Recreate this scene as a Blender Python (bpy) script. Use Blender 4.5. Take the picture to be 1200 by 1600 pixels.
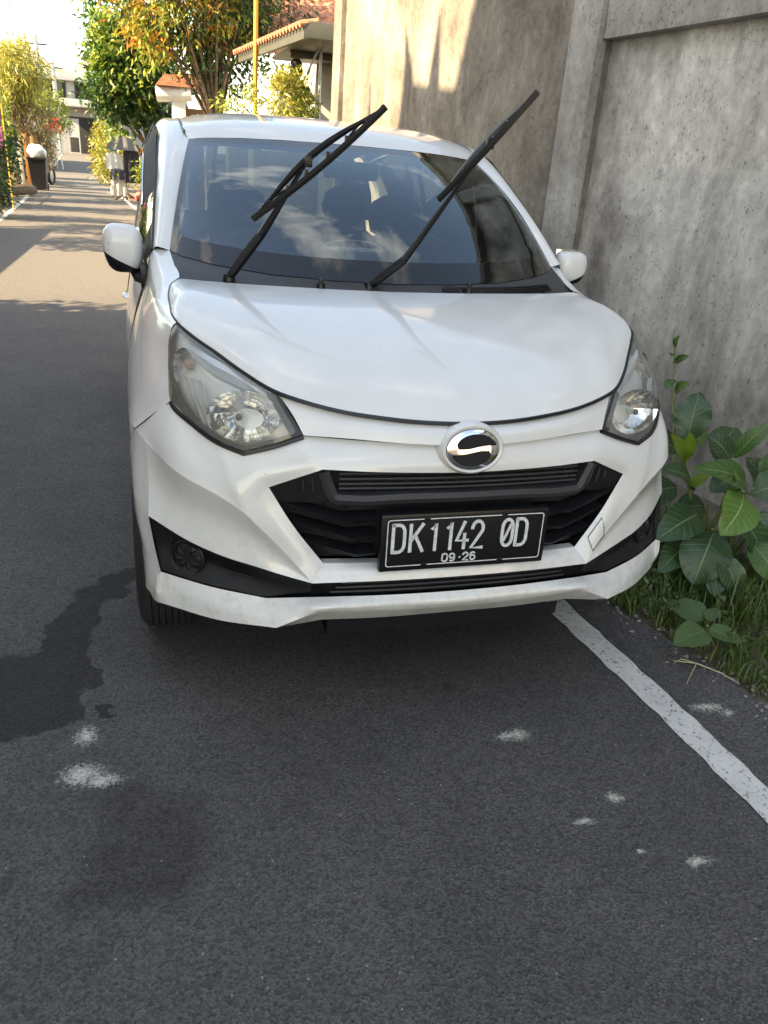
import bpy, bmesh, math, random
import numpy as np
from mathutils import Vector, Matrix

random.seed(7)
rng = np.random.default_rng(7)
scene = bpy.context.scene
for o in list(bpy.data.objects):
    bpy.data.objects.remove(o, do_unlink=True)
COL = scene.collection
R = math.radians

# ---------------------------------------------------------------- camera
cam_data = bpy.data.cameras.new('camera')
cam = bpy.data.objects.new('camera', cam_data)
COL.objects.link(cam)
cr_ = Vector((0.9619462, -0.26381194, 0.07115317))
cu_ = Vector((0.04647757, 0.41459202, 0.90881972))
cf_ = Vector((0.26925703, 0.87092865, -0.41107656))
mw = Matrix.Identity(4)
for i in range(3):
    mw[i][0] = cr_[i]; mw[i][1] = cu_[i]; mw[i][2] = -cf_[i]
mw[0][3], mw[1][3], mw[2][3] = -0.72741828, -1.63265725, 1.42419012
cam.matrix_world = mw
cam_data.sensor_fit = 'HORIZONTAL'
cam_data.sensor_width = 36.0
cam_data.lens = 36.0 * 1193.49 / 1200.0
cam_data.clip_start = 0.05
cam_data.clip_end = 3000
scene.camera = cam

# ---------------------------------------------------------------- light
SUN_EL = R(34)
SUN_DIR = Vector((-0.975, -0.22, 0)).normalized()          # horizontal direction TOWARDS the sun
world = bpy.data.worlds.new('World')
scene.world = world
world.use_nodes = True
nt = world.node_tree
nt.nodes.clear()
out = nt.nodes.new('ShaderNodeOutputWorld')
bg = nt.nodes.new('ShaderNodeBackground')
sky = nt.nodes.new('ShaderNodeTexSky')
sky.sky_type = 'NISHITA'
sky.sun_disc = False
sky.sun_elevation = SUN_EL
sky.sun_rotation = math.atan2(SUN_DIR.x, SUN_DIR.y)
sky.altitude = 50
sky.air_density = 1.0
sky.dust_density = 0.7
sky.ozone_density = 1.0
# broken white cloud over the whole sky
tc = nt.nodes.new('ShaderNodeTexCoord')
mp = nt.nodes.new('ShaderNodeMapping'); mp.inputs['Scale'].default_value = (1.0, 1.0, 2.2)
mp.inputs['Location'].default_value = (3.3, 0.3, 0.1)
nz = nt.nodes.new('ShaderNodeTexNoise'); nz.inputs['Scale'].default_value = 2.1; nz.inputs['Detail'].default_value = 9; nz.inputs['Roughness'].default_value = 0.58
nz.inputs['Distortion'].default_value = 0.25
rp = nt.nodes.new('ShaderNodeValToRGB')
rp.color_ramp.elements[0].position = 0.52; rp.color_ramp.elements[1].position = 0.72
mul = nt.nodes.new('ShaderNodeMath'); mul.operation = 'MULTIPLY'; mul.inputs[1].default_value = 0.85
mx = nt.nodes.new('ShaderNodeMix'); mx.data_type = 'RGBA'
mx.inputs[7].default_value = (8.2, 8.35, 8.6, 1)
nt.links.new(tc.outputs['Generated'], mp.inputs['Vector'])
nt.links.new(mp.outputs['Vector'], nz.inputs['Vector'])
nt.links.new(nz.outputs['Fac'], rp.inputs['Fac'])
nt.links.new(rp.outputs['Color'], mul.inputs[0])
nt.links.new(mul.outputs[0], mx.inputs[0])
nt.links.new(sky.outputs['Color'], mx.inputs[6])
nt.links.new(mx.outputs[2], bg.inputs['Color'])
bg.inputs['Strength'].default_value = 0.15
nt.links.new(bg.outputs['Background'], out.inputs['Surface'])

sun_d = bpy.data.lights.new('sun', 'SUN')
sun_d.energy = 5.0
sun_d.angle = R(0.53)
sun_d.color = (1.0, 0.88, 0.70)
sun = bpy.data.objects.new('sun', sun_d)
COL.objects.link(sun)
to_sun = Vector((SUN_DIR.x * math.cos(SUN_EL), SUN_DIR.y * math.cos(SUN_EL), math.sin(SUN_EL)))
sun.rotation_euler = to_sun.to_track_quat('Z', 'Y').to_euler()
sun.location = to_sun * 30

scene.view_settings.view_transform = 'Standard'
scene.view_settings.look = 'None'
scene.view_settings.gamma = 1.0
scene.view_settings.use_white_balance = True
scene.view_settings.white_balance_temperature = 9000
scene.view_settings.white_balance_tint = 10
scene.view_settings.use_curve_mapping = False
scene.view_settings.exposure = 2.05
try:
    scene.cycles.max_bounces = 10
    scene.cycles.transparent_max_bounces = 24
    scene.cycles.glossy_bounces = 6
    scene.cycles.caustics_reflective = False
    scene.cycles.caustics_refractive = False
    scene.cycles.use_denoising = True
except Exception:
    pass

# ---------------------------------------------------------------- helpers
def mesh_object(name, verts, faces, mat=None, parent=None, smooth=True, sharp=None, merge=False, at=None):
    me = bpy.data.meshes.new(name)
    me.from_pydata([tuple(map(float, v)) for v in verts], [], [tuple(int(i) for i in f) for f in faces])
    if merge:
        bm = bmesh.new(); bm.from_mesh(me)
        bmesh.ops.remove_doubles(bm, verts=bm.verts, dist=merge if isinstance(merge, float) else 0.0006)
        bmesh.ops.dissolve_degenerate(bm, edges=bm.edges, dist=1e-6)
        bmesh.ops.recalc_face_normals(bm, faces=bm.faces)
        bm.to_mesh(me); bm.free()
    me.update()
    if smooth:
        me.polygons.foreach_set('use_smooth', [True] * len(me.polygons))
        if sharp:
            me.set_sharp_from_angle(angle=R(sharp))
    ob = bpy.data.objects.new(name, me)
    COL.objects.link(ob)
    if mat is not None:
        for m in (mat if isinstance(mat, (list, tuple)) else [mat]):
            me.materials.append(m)
    if parent is not None:
        ob.parent = parent
        if parent.parent is None:                      # meshes are written in world coordinates
            ob.location = -parent.location
    if at is not None:
        ob.location = at
    return ob

def thing(name, label, cat, loc=(0, 0, 0), group=None):
    e = bpy.data.objects.new(name, None)
    e.empty_display_size = 0.1
    COL.objects.link(e)
    e.location = loc
    tag(e, label, cat, group)
    return e

def tag(o, label, cat, group=None):
    o['label'] = label; o['category'] = cat
    if group: o['group'] = group
    return o

def structure(o, label=None):
    o['kind'] = 'structure'
    if label: o['label'] = label
    return o

class MB:
    """collects shapes into one mesh"""
    def __init__(self): self.v = []; self.f = []; self.m = []
    def add(self, v, f, mi=0):
        b = len(self.v); self.v += [tuple(x) for x in v]
        self.f += [tuple(b + i for i in q) for q in f]; self.m += [mi] * len(f)
        return self
    def box(self, c, s, rot=None, mi=0, bevel=0.0):
        hx, hy, hz = s[0] / 2, s[1] / 2, s[2] / 2
        vs = [Vector((sx * hx, sy * hy, sz * hz)) for sx in (-1, 1) for sy in (-1, 1) for sz in (-1, 1)]
        fs = [(0, 1, 3, 2), (4, 6, 7, 5), (0, 4, 5, 1), (2, 3, 7, 6), (0, 2, 6, 4), (1, 5, 7, 3)]
        if bevel:
            bm = bmesh.new()
            bv = [bm.verts.new(v) for v in vs]
            for q in fs: bm.faces.new([bv[i] for i in q])
            bmesh.ops.recalc_face_normals(bm, faces=bm.faces)
            bmesh.ops.bevel(bm, geom=list(bm.edges), offset=bevel, segments=2, affect='EDGES', profile=0.6)
            bm.verts.index_update()
            vs = [v.co.copy() for v in bm.verts]; fs = [[v.index for v in f.verts] for f in bm.faces]
            bm.free()
        if rot is not None:
            vs = [rot @ v for v in vs]
        c = Vector(c)
        return self.add([v + c for v in vs], fs, mi)
    def tube(self, pts, rad, n=8, closed=False, caps=True, mi=0, flat=None):
        pts = [Vector(p) for p in pts]
        k = len(pts)
        rads = rad if isinstance(rad, (list, tuple, np.ndarray)) else [rad] * k
        ring = []
        up = None
        for i in range(k):
            if closed: t = pts[(i + 1) % k] - pts[i - 1]
            else: t = pts[min(i + 1, k - 1)] - pts[max(i - 1, 0)]
            t.normalize()
            if up is None:
                up = Vector((0, 0, 1)) if abs(t.z) < 0.9 else Vector((1, 0, 0))
            a = t.cross(up)
            if a.length < 1e-6: a = t.orthogonal()
            a.normalize(); b = a.cross(t); b.normalize(); up = b
            row = []
            for j in range(n):
                an = 2 * math.pi * j / n
                row.append(pts[i] + a * (math.cos(an) * rads[i]) + b * (math.sin(an) * rads[i] * (flat or 1.0)))
            ring.append(row)
        vs = [v for row in ring for v in row]
        fs = []
        for i in range(k if closed else k - 1):
            i2 = (i + 1) % k
            for j in range(n):
                j2 = (j + 1) % n
                fs.append((i * n + j, i * n + j2, i2 * n + j2, i2 * n + j))
        if caps and not closed:
            fs.append(tuple(range(n - 1, -1, -1))); fs.append(tuple((k - 1) * n + j for j in range(n)))
        return self.add(vs, fs, mi)
    def lathe(self, prof, c=(0, 0, 0), n=24, axis='z', mi=0):
        vs = []; fs = []
        for r_, h in prof:
            for j in range(n):
                a = 2 * math.pi * j / n
                x, y = r_ * math.cos(a), r_ * math.sin(a)
                if axis == 'z': v = (x, y, h)
                elif axis == 'x': v = (h, x, y)
                else: v = (x, h, y)
                vs.append(Vector(v) + Vector(c))
        for i in range(len(prof) - 1):
            for j in range(n):
                j2 = (j + 1) % n
                fs.append((i * n + j, i * n + j2, (i + 1) * n + j2, (i + 1) * n + j))
        return self.add(vs, fs, mi)
    def prism(self, poly, off, mi=0):
        """closed polygon (3D points) extruded by vector off"""
        k = len(poly); off = Vector(off)
        vs = [Vector(q) for q in poly] + [Vector(q) + off for q in poly]
        fs = [tuple(range(k - 1, -1, -1)), tuple(range(k, 2 * k))]
        for i in range(k):
            j = (i + 1) % k
            fs.append((i, j, k + j, k + i))
        return self.add(vs, fs, mi)
    def build(self, name, mat, parent=None, smooth=True, sharp=35, merge=False):
        ob = mesh_object(name, self.v, self.f, mat, parent, smooth, sharp, merge)
        if isinstance(mat, (list, tuple)) and not merge:
            ob.data.polygons.foreach_set('material_index', self.m)
        return ob

def spline(P, res=6, breaks=()):
    """interpolating spline through the rows of P (n,3), res samples per span; tangents break at 'breaks'"""
    P = np.asarray(P, float); n = len(P)
    d = np.maximum(np.linalg.norm(P[1:] - P[:-1], axis=1), 1e-6)
    outp = []
    def tan(i, side):
        if i == 0 or (i in breaks and side > 0):
            return (P[i + 1] - P[i]) / d[i]
        if i == n - 1 or (i in breaks and side < 0):
            return (P[i] - P[i - 1]) / d[i - 1]
        a, b = d[i - 1], d[i]
        return (b * (P[i] - P[i - 1]) / a + a * (P[i + 1] - P[i]) / b) / (a + b)
    for i in range(n - 1):
        m0 = tan(i, 1) * d[i]; m1 = tan(i + 1, -1) * d[i]
        for k in range(res):
            t = k / res
            outp.append((2*t**3 - 3*t*t + 1) * P[i] + (t**3 - 2*t*t + t) * m0 + (-2*t**3 + 3*t*t) * P[i+1] + (t**3 - t*t) * m1)
    outp.append(P[-1])
    return np.array(outp)

def grid_surface(rows, ru=6, rv=6, bu=(), bv=()):
    """rows of control points -> fine grid (V,U,3)"""
    A = np.array([spline(r_, ru, bu) for r_ in rows])
    return np.array([spline(A[:, j], rv, bv) for j in range(A.shape[1])]).transpose(1, 0, 2)

def grid_mesh(G, mb, mi=0):
    V, U = G.shape[:2]
    vs = G.reshape(-1, 3)
    fs = [(i * U + j, i * U + j + 1, (i + 1) * U + j + 1, (i + 1) * U + j) for i in range(V - 1) for j in range(U - 1)]
    mb.add([Vector(v) for v in vs], fs, mi)
    return mb

def mirx(P):
    return [(-q[0], q[1], q[2]) for q in P]

def full(row):
    """row starts on the centre line x=0; add the mirrored half"""
    return mirx(row[:0:-1]) + list(row)

def fullb(bu, n):
    return tuple(sorted(set([n - 1 + b for b in bu] + [n - 1 - b for b in bu])))

# ---------------------------------------------------------------- materials
def new_mat(name):
    m = bpy.data.materials.new(name); m.use_nodes = True
    n = m.node_tree.nodes; n.clear()
    o = n.new('ShaderNodeOutputMaterial')
    b = n.new('ShaderNodeBsdfPrincipled')
    m.node_tree.links.new(b.outputs[0], o.inputs['Surface'])
    return m, m.node_tree, b, o

def N(t, kind, **kw):
    n = t.nodes.new(kind)
    for k, v in kw.items():
        if k in n.inputs: n.inputs[k].default_value = v
        else: setattr(n, k, v)
    return n

def simple(name, col, rough=0.5, metal=0.0, coat=0.0, var=0.0, scale=8.0, bump=0.0, bscale=60.0, spec=None):
    m, t, b, o = new_mat(name)
    b.inputs['Base Color'].default_value = (*col, 1)
    b.inputs['Roughness'].default_value = rough
    b.inputs['Metallic'].default_value = metal
    b.inputs['Coat Weight'].default_value = coat
    b.inputs['Coat Roughness'].default_value = 0.04
    if spec is not None: b.inputs['Specular IOR Level'].default_value = spec
    tcn = None
    if var or bump:
        tcn = N(t, 'ShaderNodeTexCoord')
    if var:
        nz_ = N(t, 'ShaderNodeTexNoise', Scale=scale, Detail=6.0, Roughness=0.6)
        t.links.new(tcn.outputs['Object'], nz_.inputs['Vector'])
        r_ = N(t, 'ShaderNodeValToRGB')
        r_.color_ramp.elements[0].position = 0.3; r_.color_ramp.elements[1].position = 0.7
        r_.color_ramp.elements[0].color = (*[c * (1 - var) for c in col], 1)
        r_.color_ramp.elements[1].color = (*[min(1, c * (1 + var)) for c in col], 1)
        t.links.new(nz_.outputs['Fac'], r_.inputs['Fac'])
        t.links.new(r_.outputs['Color'], b.inputs['Base Color'])
    if bump:
        n2 = N(t, 'ShaderNodeTexNoise', Scale=bscale, Detail=5.0)
        t.links.new(tcn.outputs['Object'], n2.inputs['Vector'])
        bp = N(t, 'ShaderNodeBump', Strength=bump, Distance=0.02)
        t.links.new(n2.outputs['Fac'], bp.inputs['Height'])
        t.links.new(bp.outputs['Normal'], b.inputs['Normal'])
    return m

def glassy(name, tint, ior=1.52, rough=0.0, gloss=(1, 1, 1)):
    """thin pane: transparent tint + mirror reflection by Fresnel"""
    m, t, b, o = new_mat(name)
    t.nodes.remove(b)
    tr = N(t, 'ShaderNodeBsdfTransparent', Color=(*tint, 1))
    gl = N(t, 'ShaderNodeBsdfGlossy', Color=(*gloss, 1), Roughness=rough)
    fr = N(t, 'ShaderNodeFresnel', IOR=ior)
    mxs = N(t, 'ShaderNodeMixShader')
    t.links.new(fr.outputs[0], mxs.inputs[0]); t.links.new(tr.outputs[0], mxs.inputs[1]); t.links.new(gl.outputs[0], mxs.inputs[2])
    t.links.new(mxs.outputs[0], o.inputs['Surface'])
    return m

def foliage(name, cols, rough=0.45, trans=0.35):
    m, t, b, o = new_mat(name)
    g = N(t, 'ShaderNodeNewGeometry')
    r_ = N(t, 'ShaderNodeValToRGB')
    el = r_.color_ramp.elements
    while len(el) < len(cols): el.new(0.5)
    for i, c in enumerate(cols):
        el[i].position = i / (len(cols) - 1) if len(cols) > 1 else 0
        el[i].color = (*c, 1)
    t.links.new(g.outputs['Random Per Island'], r_.inputs['Fac'])
    t.links.new(r_.outputs['Color'], b.inputs['Base Color'])
    b.inputs['Roughness'].default_value = rough
    tl = N(t, 'ShaderNodeBsdfTranslucent')
    t.links.new(r_.outputs['Color'], tl.inputs['Color'])
    mxs = N(t, 'ShaderNodeMixShader'); mxs.inputs[0].default_value = trans
    t.links.new(b.outputs[0], mxs.inputs[1]); t.links.new(tl.outputs[0], mxs.inputs[2])
    t.links.new(mxs.outputs[0], o.inputs['Surface'])
    return m

M = {}
def paint_mat():
    m, t, b, o = new_mat('white_car_paint')
    tcn = N(t, 'ShaderNodeTexCoord')
    nz_ = N(t, 'ShaderNodeTexNoise', Scale=5.0, Detail=8.0, Roughness=0.65)
    t.links.new(tcn.outputs['Object'], nz_.inputs['Vector'])
    r_ = N(t, 'ShaderNodeValToRGB')
    r_.color_ramp.elements[0].position = 0.25; r_.color_ramp.elements[1].position = 0.65
    r_.color_ramp.elements[0].color = (0.65, 0.645, 0.63, 1); r_.color_ramp.elements[1].color = (0.71, 0.705, 0.69, 1)
    t.links.new(nz_.outputs['Fac'], r_.inputs['Fac'])
    sz = N(t, 'ShaderNodeSeparateXYZ'); t.links.new(tcn.outputs['Object'], sz.inputs[0])
    nd = N(t, 'ShaderNodeTexNoise', Scale=26.0, Detail=8.0, Roughness=0.75); t.links.new(tcn.outputs['Object'], nd.inputs['Vector'])
    zz = N(t, 'ShaderNodeMapRange'); zz.inputs['From Min'].default_value = 0.75; zz.inputs['From Max'].default_value = 0.28; zz.inputs['To Max'].default_value = 0.55; t.links.new(sz.outputs[2], zz.inputs['Value'])
    sp_ = N(t, 'ShaderNodeMapRange'); sp_.inputs['From Min'].default_value = 0.48; sp_.inputs['From Max'].default_value = 0.75; t.links.new(nd.outputs['Fac'], sp_.inputs['Value'])
    dm = N(t, 'ShaderNodeMath', operation='MULTIPLY'); t.links.new(zz.outputs[0], dm.inputs[0]); t.links.new(sp_.outputs[0], dm.inputs[1])
    # a few stone chips
    vc_ = N(t, 'ShaderNodeTexVoronoi', Scale=34.0); t.links.new(tcn.outputs['Object'], vc_.inputs['Vector'])
    sc2 = N(t, 'ShaderNodeSeparateColor'); t.links.new(vc_.outputs['Color'], sc2.inputs[0])
    g1 = N(t, 'ShaderNodeMath', operation='GREATER_THAN'); g1.inputs[1].default_value = 0.985; t.links.new(sc2.outputs[0], g1.inputs[0])
    g2 = N(t, 'ShaderNodeMath', operation='LESS_THAN'); g2.inputs[1].default_value = 0.075; t.links.new(vc_.outputs['Distance'], g2.inputs[0])
    g3 = N(t, 'ShaderNodeMath', operation='MULTIPLY'); t.links.new(g1.outputs[0], g3.inputs[0]); t.links.new(g2.outputs[0], g3.inputs[1])
    d1_ = N(t, 'ShaderNodeMix', data_type='RGBA'); d1_.inputs[7].default_value = (0.30, 0.27, 0.22, 1); t.links.new(dm.outputs[0], d1_.inputs[0]); t.links.new(r_.outputs['Color'], d1_.inputs[6])
    d2_ = N(t, 'ShaderNodeMix', data_type='RGBA'); d2_.inputs[7].default_value = (0.06, 0.06, 0.06, 1); t.links.new(g3.outputs[0], d2_.inputs[0]); t.links.new(d1_.outputs[2], d2_.inputs[6])
    t.links.new(d2_.outputs[2], b.inputs['Base Color'])
    b.inputs['Roughness'].default_value = 0.42
    b.inputs['Coat Weight'].default_value = 1.0
    b.inputs['Coat IOR'].default_value = 1.5
    # faint dust: roughness of the coat varies
    n2 = N(t, 'ShaderNodeTexNoise', Scale=14.0, Detail=7.0, Roughness=0.7)
    t.links.new(tcn.outputs['Object'], n2.inputs['Vector'])
    mr = N(t, 'ShaderNodeMapRange'); mr.inputs['From Min'].default_value = 0.35; mr.inputs['From Max'].default_value = 0.75
    mr.inputs['To Min'].default_value = 0.03; mr.inputs['To Max'].default_value = 0.14
    t.links.new(n2.outputs['Fac'], mr.inputs['Value'])
    t.links.new(mr.outputs[0], b.inputs['Coat Roughness'])
    return m
M['paint'] = paint_mat()
M['black'] = simple('black_moulded_plastic', (0.010, 0.010, 0.012), 0.45, var=0.25, scale=20, spec=0.3)
M['charcoal'] = simple('charcoal_plastic', (0.036, 0.036, 0.039), 0.45, spec=0.35)
M['satin'] = simple('satin_black_trim', (0.008, 0.008, 0.009), 0.3, spec=0.35)
M['rubber'] = simple('black_rubber', (0.014, 0.014, 0.015), 0.7, var=0.2, scale=30)
M['void'] = simple('dark_recess', (0.006, 0.006, 0.007), 0.8)
M['chrome'] = simple('chrome', (0.82, 0.82, 0.83), 0.06, metal=1.0)
M['reflector'] = simple('reflector_metal', (0.88, 0.88, 0.88), 0.16, metal=1.0, bump=0.25, bscale=25)
M['lamp_grey'] = simple('lamp_bezel_grey', (0.78, 0.78, 0.75), 0.28, metal=0.1)
M['silver'] = simple('lamp_silver', (0.92, 0.92, 0.91), 0.18, metal=0.3)
M['lampwall'] = simple('lamp_side_wall', (0.34, 0.33, 0.31), 0.4)
M['amber'] = simple('amber_bulb', (0.72, 0.42, 0.30), 0.25)
M['glass'] = glassy('windscreen_glass', (0.58, 0.67, 0.65), 2.05, 0.0, (.80, .92, 1.0))  # bluish gloss: sky blue painted into the pane's reflection
M['sideglass'] = glassy('side_window_glass', (0.11, 0.13, 0.125), 1.5)
def hazy_lens():
    m = glassy('headlamp_lens', (0.95, 0.95, 0.93), 1.45, 0.02)
    t = m.node_tree; o = [n for n in t.nodes if n.type == 'OUTPUT_MATERIAL'][0]; src = o.inputs['Surface'].links[0].from_socket
    df = N(t, 'ShaderNodeBsdfDiffuse', Color=(.80, .79, .72, 1)); mxs = N(t, 'ShaderNodeMixShader'); mxs.inputs[0].default_value = .13
    t.links.new(src, mxs.inputs[1]); t.links.new(df.outputs[0], mxs.inputs[2]); t.links.new(mxs.outputs[0], o.inputs['Surface'])
    return m
M['lens'] = hazy_lens()
M['frit'] = simple('black_glass_border', (0.006, 0.007, 0.008), 0.03, spec=0.6)
M['cabin'] = simple('dark_cabin_trim', (0.035, 0.036, 0.038), 0.75)
M['seat'] = simple('dark_seat_fabric', (0.04, 0.041, 0.043), 0.85, var=0.2)
M['plate'] = simple('black_plate', (0.006, 0.006, 0.007), 0.5, spec=0.25)
M['platewhite'] = simple('white_plate_paint', (0.62, 0.64, 0.66), 0.5, var=0.25, scale=140)
M['basket'] = simple('cream_plastic', (0.80, 0.78, 0.70), 0.5)
M['alloy'] = simple('wheel_steel', (0.30, 0.30, 0.31), 0.35, metal=0.7)

# ================================================================ SETTING
def gz(y):
    """road level: flat by the car, climbing gently towards the end of the lane"""
    if y <= 24: return 0.0
    if y <= 50: return .0011 * (y - 24) ** 2
    return .7436 + .0572 * min(y - 50, 20) * .4

ROAD_L = [(-30, -2.6), (-12, -2.9), (0, -3.15), (8, -3.35), (14.6, -3.52), (19, -3.8), (25.1, -4.25), (31, -4.65), (37.7, -5.1), (44, -5.45), (52, -5.9)]
ROAD_R = [(-30, 5.0), (-12, 3.0), (-5, 1.95), (-2.5, 1.5), (-1.2, 1.28), (-.14, 1.02), (.19, .93), (.46, .85), (1.5, .72), (4, .50), (8, .25), (12, -.15), (20, -1.0), (28, -1.85), (38, -2.85), (44, -3.3), (52, -3.8)]
def pl(tab, y):
    return float(np.interp(y, [q[0] for q in tab], [q[1] for q in tab]))

def asphalt():
    m, t, b, o = new_mat('asphalt')
    tcn = N(t, 'ShaderNodeTexCoord')
    P = tcn.outputs['Object']
    L = t.links.new
    big = N(t, 'ShaderNodeTexNoise', Scale=1.6, Detail=9.0, Roughness=.72); L(P, big.inputs['Vector'])
    base = N(t, 'ShaderNodeValToRGB'); base.color_ramp.elements[0].position = .34; base.color_ramp.elements[1].position = .66
    base.color_ramp.elements[0].color = (.074, .071, .071, 1); base.color_ramp.elements[1].color = (.108, .103, .102, 1)
    L(big.outputs['Fac'], base.inputs['Fac'])
    # aggregate
    vor = N(t, 'ShaderNodeTexVoronoi', Scale=185.0); L(P, vor.inputs['Vector'])
    vr = N(t, 'ShaderNodeValToRGB'); vr.color_ramp.elements[0].color = (.58, .58, .58, 1); vr.color_ramp.elements[1].color = (1.48, 1.47, 1.45, 1)
    sepv = N(t, 'ShaderNodeSeparateColor'); L(vor.outputs['Color'], sepv.inputs[0]); L(sepv.outputs[0], vr.inputs['Fac'])
    # dusty older surfacing up the lane, paled further to put sunlight into the colour
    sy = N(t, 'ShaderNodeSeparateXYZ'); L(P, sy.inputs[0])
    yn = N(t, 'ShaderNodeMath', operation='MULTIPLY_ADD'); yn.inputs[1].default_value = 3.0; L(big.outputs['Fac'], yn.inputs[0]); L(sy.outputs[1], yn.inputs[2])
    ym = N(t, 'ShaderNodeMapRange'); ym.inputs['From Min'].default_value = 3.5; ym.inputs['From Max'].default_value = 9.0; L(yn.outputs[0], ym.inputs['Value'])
    far_pale = N(t, 'ShaderNodeMix', data_type='RGBA'); far_pale.inputs[7].default_value = (.150, .140, .128, 1); L(ym.outputs[0], far_pale.inputs[0]); L(base.outputs['Color'], far_pale.inputs[6])
    m1 = N(t, 'ShaderNodeMix', data_type='RGBA', blend_type='MULTIPLY'); m1.inputs[0].default_value = 1.0
    L(far_pale.outputs[2], m1.inputs[6]); L(vr.outputs['Color'], m1.inputs[7])
    # pale grit grains
    v2 = N(t, 'ShaderNodeTexVoronoi', Scale=42.0); L(P, v2.inputs['Vector'])
    sep2 = N(t, 'ShaderNodeSeparateColor'); L(v2.outputs['Color'], sep2.inputs[0])
    gt = N(t, 'ShaderNodeMath', operation='GREATER_THAN'); gt.inputs[1].default_value = .87; L(sep2.outputs[1], gt.inputs[0])
    lt_ = N(t, 'ShaderNodeMath', operation='LESS_THAN'); lt_.inputs[1].default_value = .105; L(v2.outputs['Distance'], lt_.inputs[0])
    gm = N(t, 'ShaderNodeMath', operation='MULTIPLY'); L(gt.outputs[0], gm.inputs[0]); L(lt_.outputs[0], gm.inputs[1])
    m2 = N(t, 'ShaderNodeMix', data_type='RGBA'); m2.inputs[7].default_value = (.36, .35, .33, 1)
    gf = N(t, 'ShaderNodeMath', operation='MULTIPLY'); gf.inputs[1].default_value = .8; L(gm.outputs[0], gf.inputs[0])
    L(gf.outputs[0], m2.inputs[0]); L(m1.outputs[2], m2.inputs[6])
    # warped position for stains and the painted underbody shade
    wn = N(t, 'ShaderNodeTexNoise', Scale=9.0, Detail=5.0, Roughness=.6); L(P, wn.inputs['Vector'])
    ws_ = N(t, 'ShaderNodeVectorMath', operation='SUBTRACT'); L(wn.outputs['Color'], ws_.inputs[0]); ws_.inputs[1].default_value = (.5, .5, .5)
    wsc = N(t, 'ShaderNodeVectorMath', operation='SCALE'); wsc.inputs['Scale'].default_value = .16; L(ws_.outputs[0], wsc.inputs[0])
    wp = N(t, 'ShaderNodeVectorMath', operation='ADD'); L(P, wp.inputs[0]); L(wsc.outputs[0], wp.inputs[1])
    def blobs(items, soft, src):
        acc = None
        for (x, y, rx, ry) in items:
            sb = N(t, 'ShaderNodeVectorMath', operation='SUBTRACT'); L(src, sb.inputs[0]); sb.inputs[1].default_value = (x, y, 0)
            dv = N(t, 'ShaderNodeVectorMath', operation='DIVIDE'); L(sb.outputs[0], dv.inputs[0]); dv.inputs[1].default_value = (rx, ry, 1000)
            ln = N(t, 'ShaderNodeVectorMath', operation='LENGTH'); L(dv.outputs[0], ln.inputs[0])
            mr = N(t, 'ShaderNodeMapRange'); mr.inputs['From Min'].default_value = 1 + soft; mr.inputs['From Max'].default_value = 1 - soft
            L(ln.outputs['Value'], mr.inputs['Value'])
            if acc is None: acc = mr.outputs[0]
            else:
                mx_ = N(t, 'ShaderNodeMath', operation='MAXIMUM'); L(acc, mx_.inputs[0]); L(mr.outputs[0], mx_.inputs[1]); acc = mx_.outputs[0]
        return acc
    wsc2 = N(t, 'ShaderNodeVectorMath', operation='SCALE'); wsc2.inputs['Scale'].default_value = .07; L(ws_.outputs[0], wsc2.inputs[0])
    wp2 = N(t, 'ShaderNodeVectorMath', operation='ADD'); L(P, wp2.inputs[0]); L(wsc2.outputs[0], wp2.inputs[1])
    wet = blobs(WET, .07, wp.outputs[0])
    damp_shade = blobs(DAMP_SHADE, .42, wp.outputs[0])
    pw0 = blobs(POWDER, .98, wp2.outputs[0])
    pn = N(t, 'ShaderNodeTexNoise', Scale=95.0, Detail=4.0, Roughness=.8); L(P, pn.inputs['Vector'])
    pnr = N(t, 'ShaderNodeMapRange'); pnr.inputs['From Min'].default_value = .72; pnr.inputs['From Max'].default_value = .30; pnr.inputs['To Min'].default_value = 0.0; pnr.inputs['To Max'].default_value = 1.25; L(pn.outputs['Fac'], pnr.inputs['Value'])
    pgain = N(t, 'ShaderNodeMath', operation='MULTIPLY'); pgain.inputs[1].default_value = 1.45; L(pw0, pgain.inputs[0])
    ps = N(t, 'ShaderNodeMath', operation='SUBTRACT'); L(pgain.outputs[0], ps.inputs[0]); L(pnr.outputs[0], ps.inputs[1])
    pc = N(t, 'ShaderNodeMapRange'); pc.inputs['From Min'].default_value = 0.0; pc.inputs['From Max'].default_value = .75; L(ps.outputs[0], pc.inputs['Value'])
    wm = N(t, 'ShaderNodeMix', data_type='RGBA', blend_type='MULTIPLY'); wm.inputs[7].default_value = (.30, .30, .31, 1)
    L(wet, wm.inputs[0]); L(m2.outputs[2], wm.inputs[6])
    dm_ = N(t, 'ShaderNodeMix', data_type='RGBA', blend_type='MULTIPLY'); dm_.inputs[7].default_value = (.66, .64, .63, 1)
    L(damp_shade, dm_.inputs[0]); L(wm.outputs[2], dm_.inputs[6])
    pm_ = N(t, 'ShaderNodeMix', data_type='RGBA'); pm_.inputs[7].default_value = (.62, .59, .53, 1)
    L(pc.outputs[0], pm_.inputs[0]); L(dm_.outputs[2], pm_.inputs[6])
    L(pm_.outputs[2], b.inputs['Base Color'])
    rr = N(t, 'ShaderNodeMapRange'); rr.inputs['To Min'].default_value = .82; rr.inputs['To Max'].default_value = .74; L(wet, rr.inputs['Value']); L(rr.outputs[0], b.inputs['Roughness'])
    b.inputs['Specular IOR Level'].default_value = .35
    bp = N(t, 'ShaderNodeBump', Strength=.8, Distance=.006)
    nb = N(t, 'ShaderNodeTexNoise', Scale=120.0, Detail=4.0, Roughness=.7); L(P, nb.inputs['Vector'])
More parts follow.
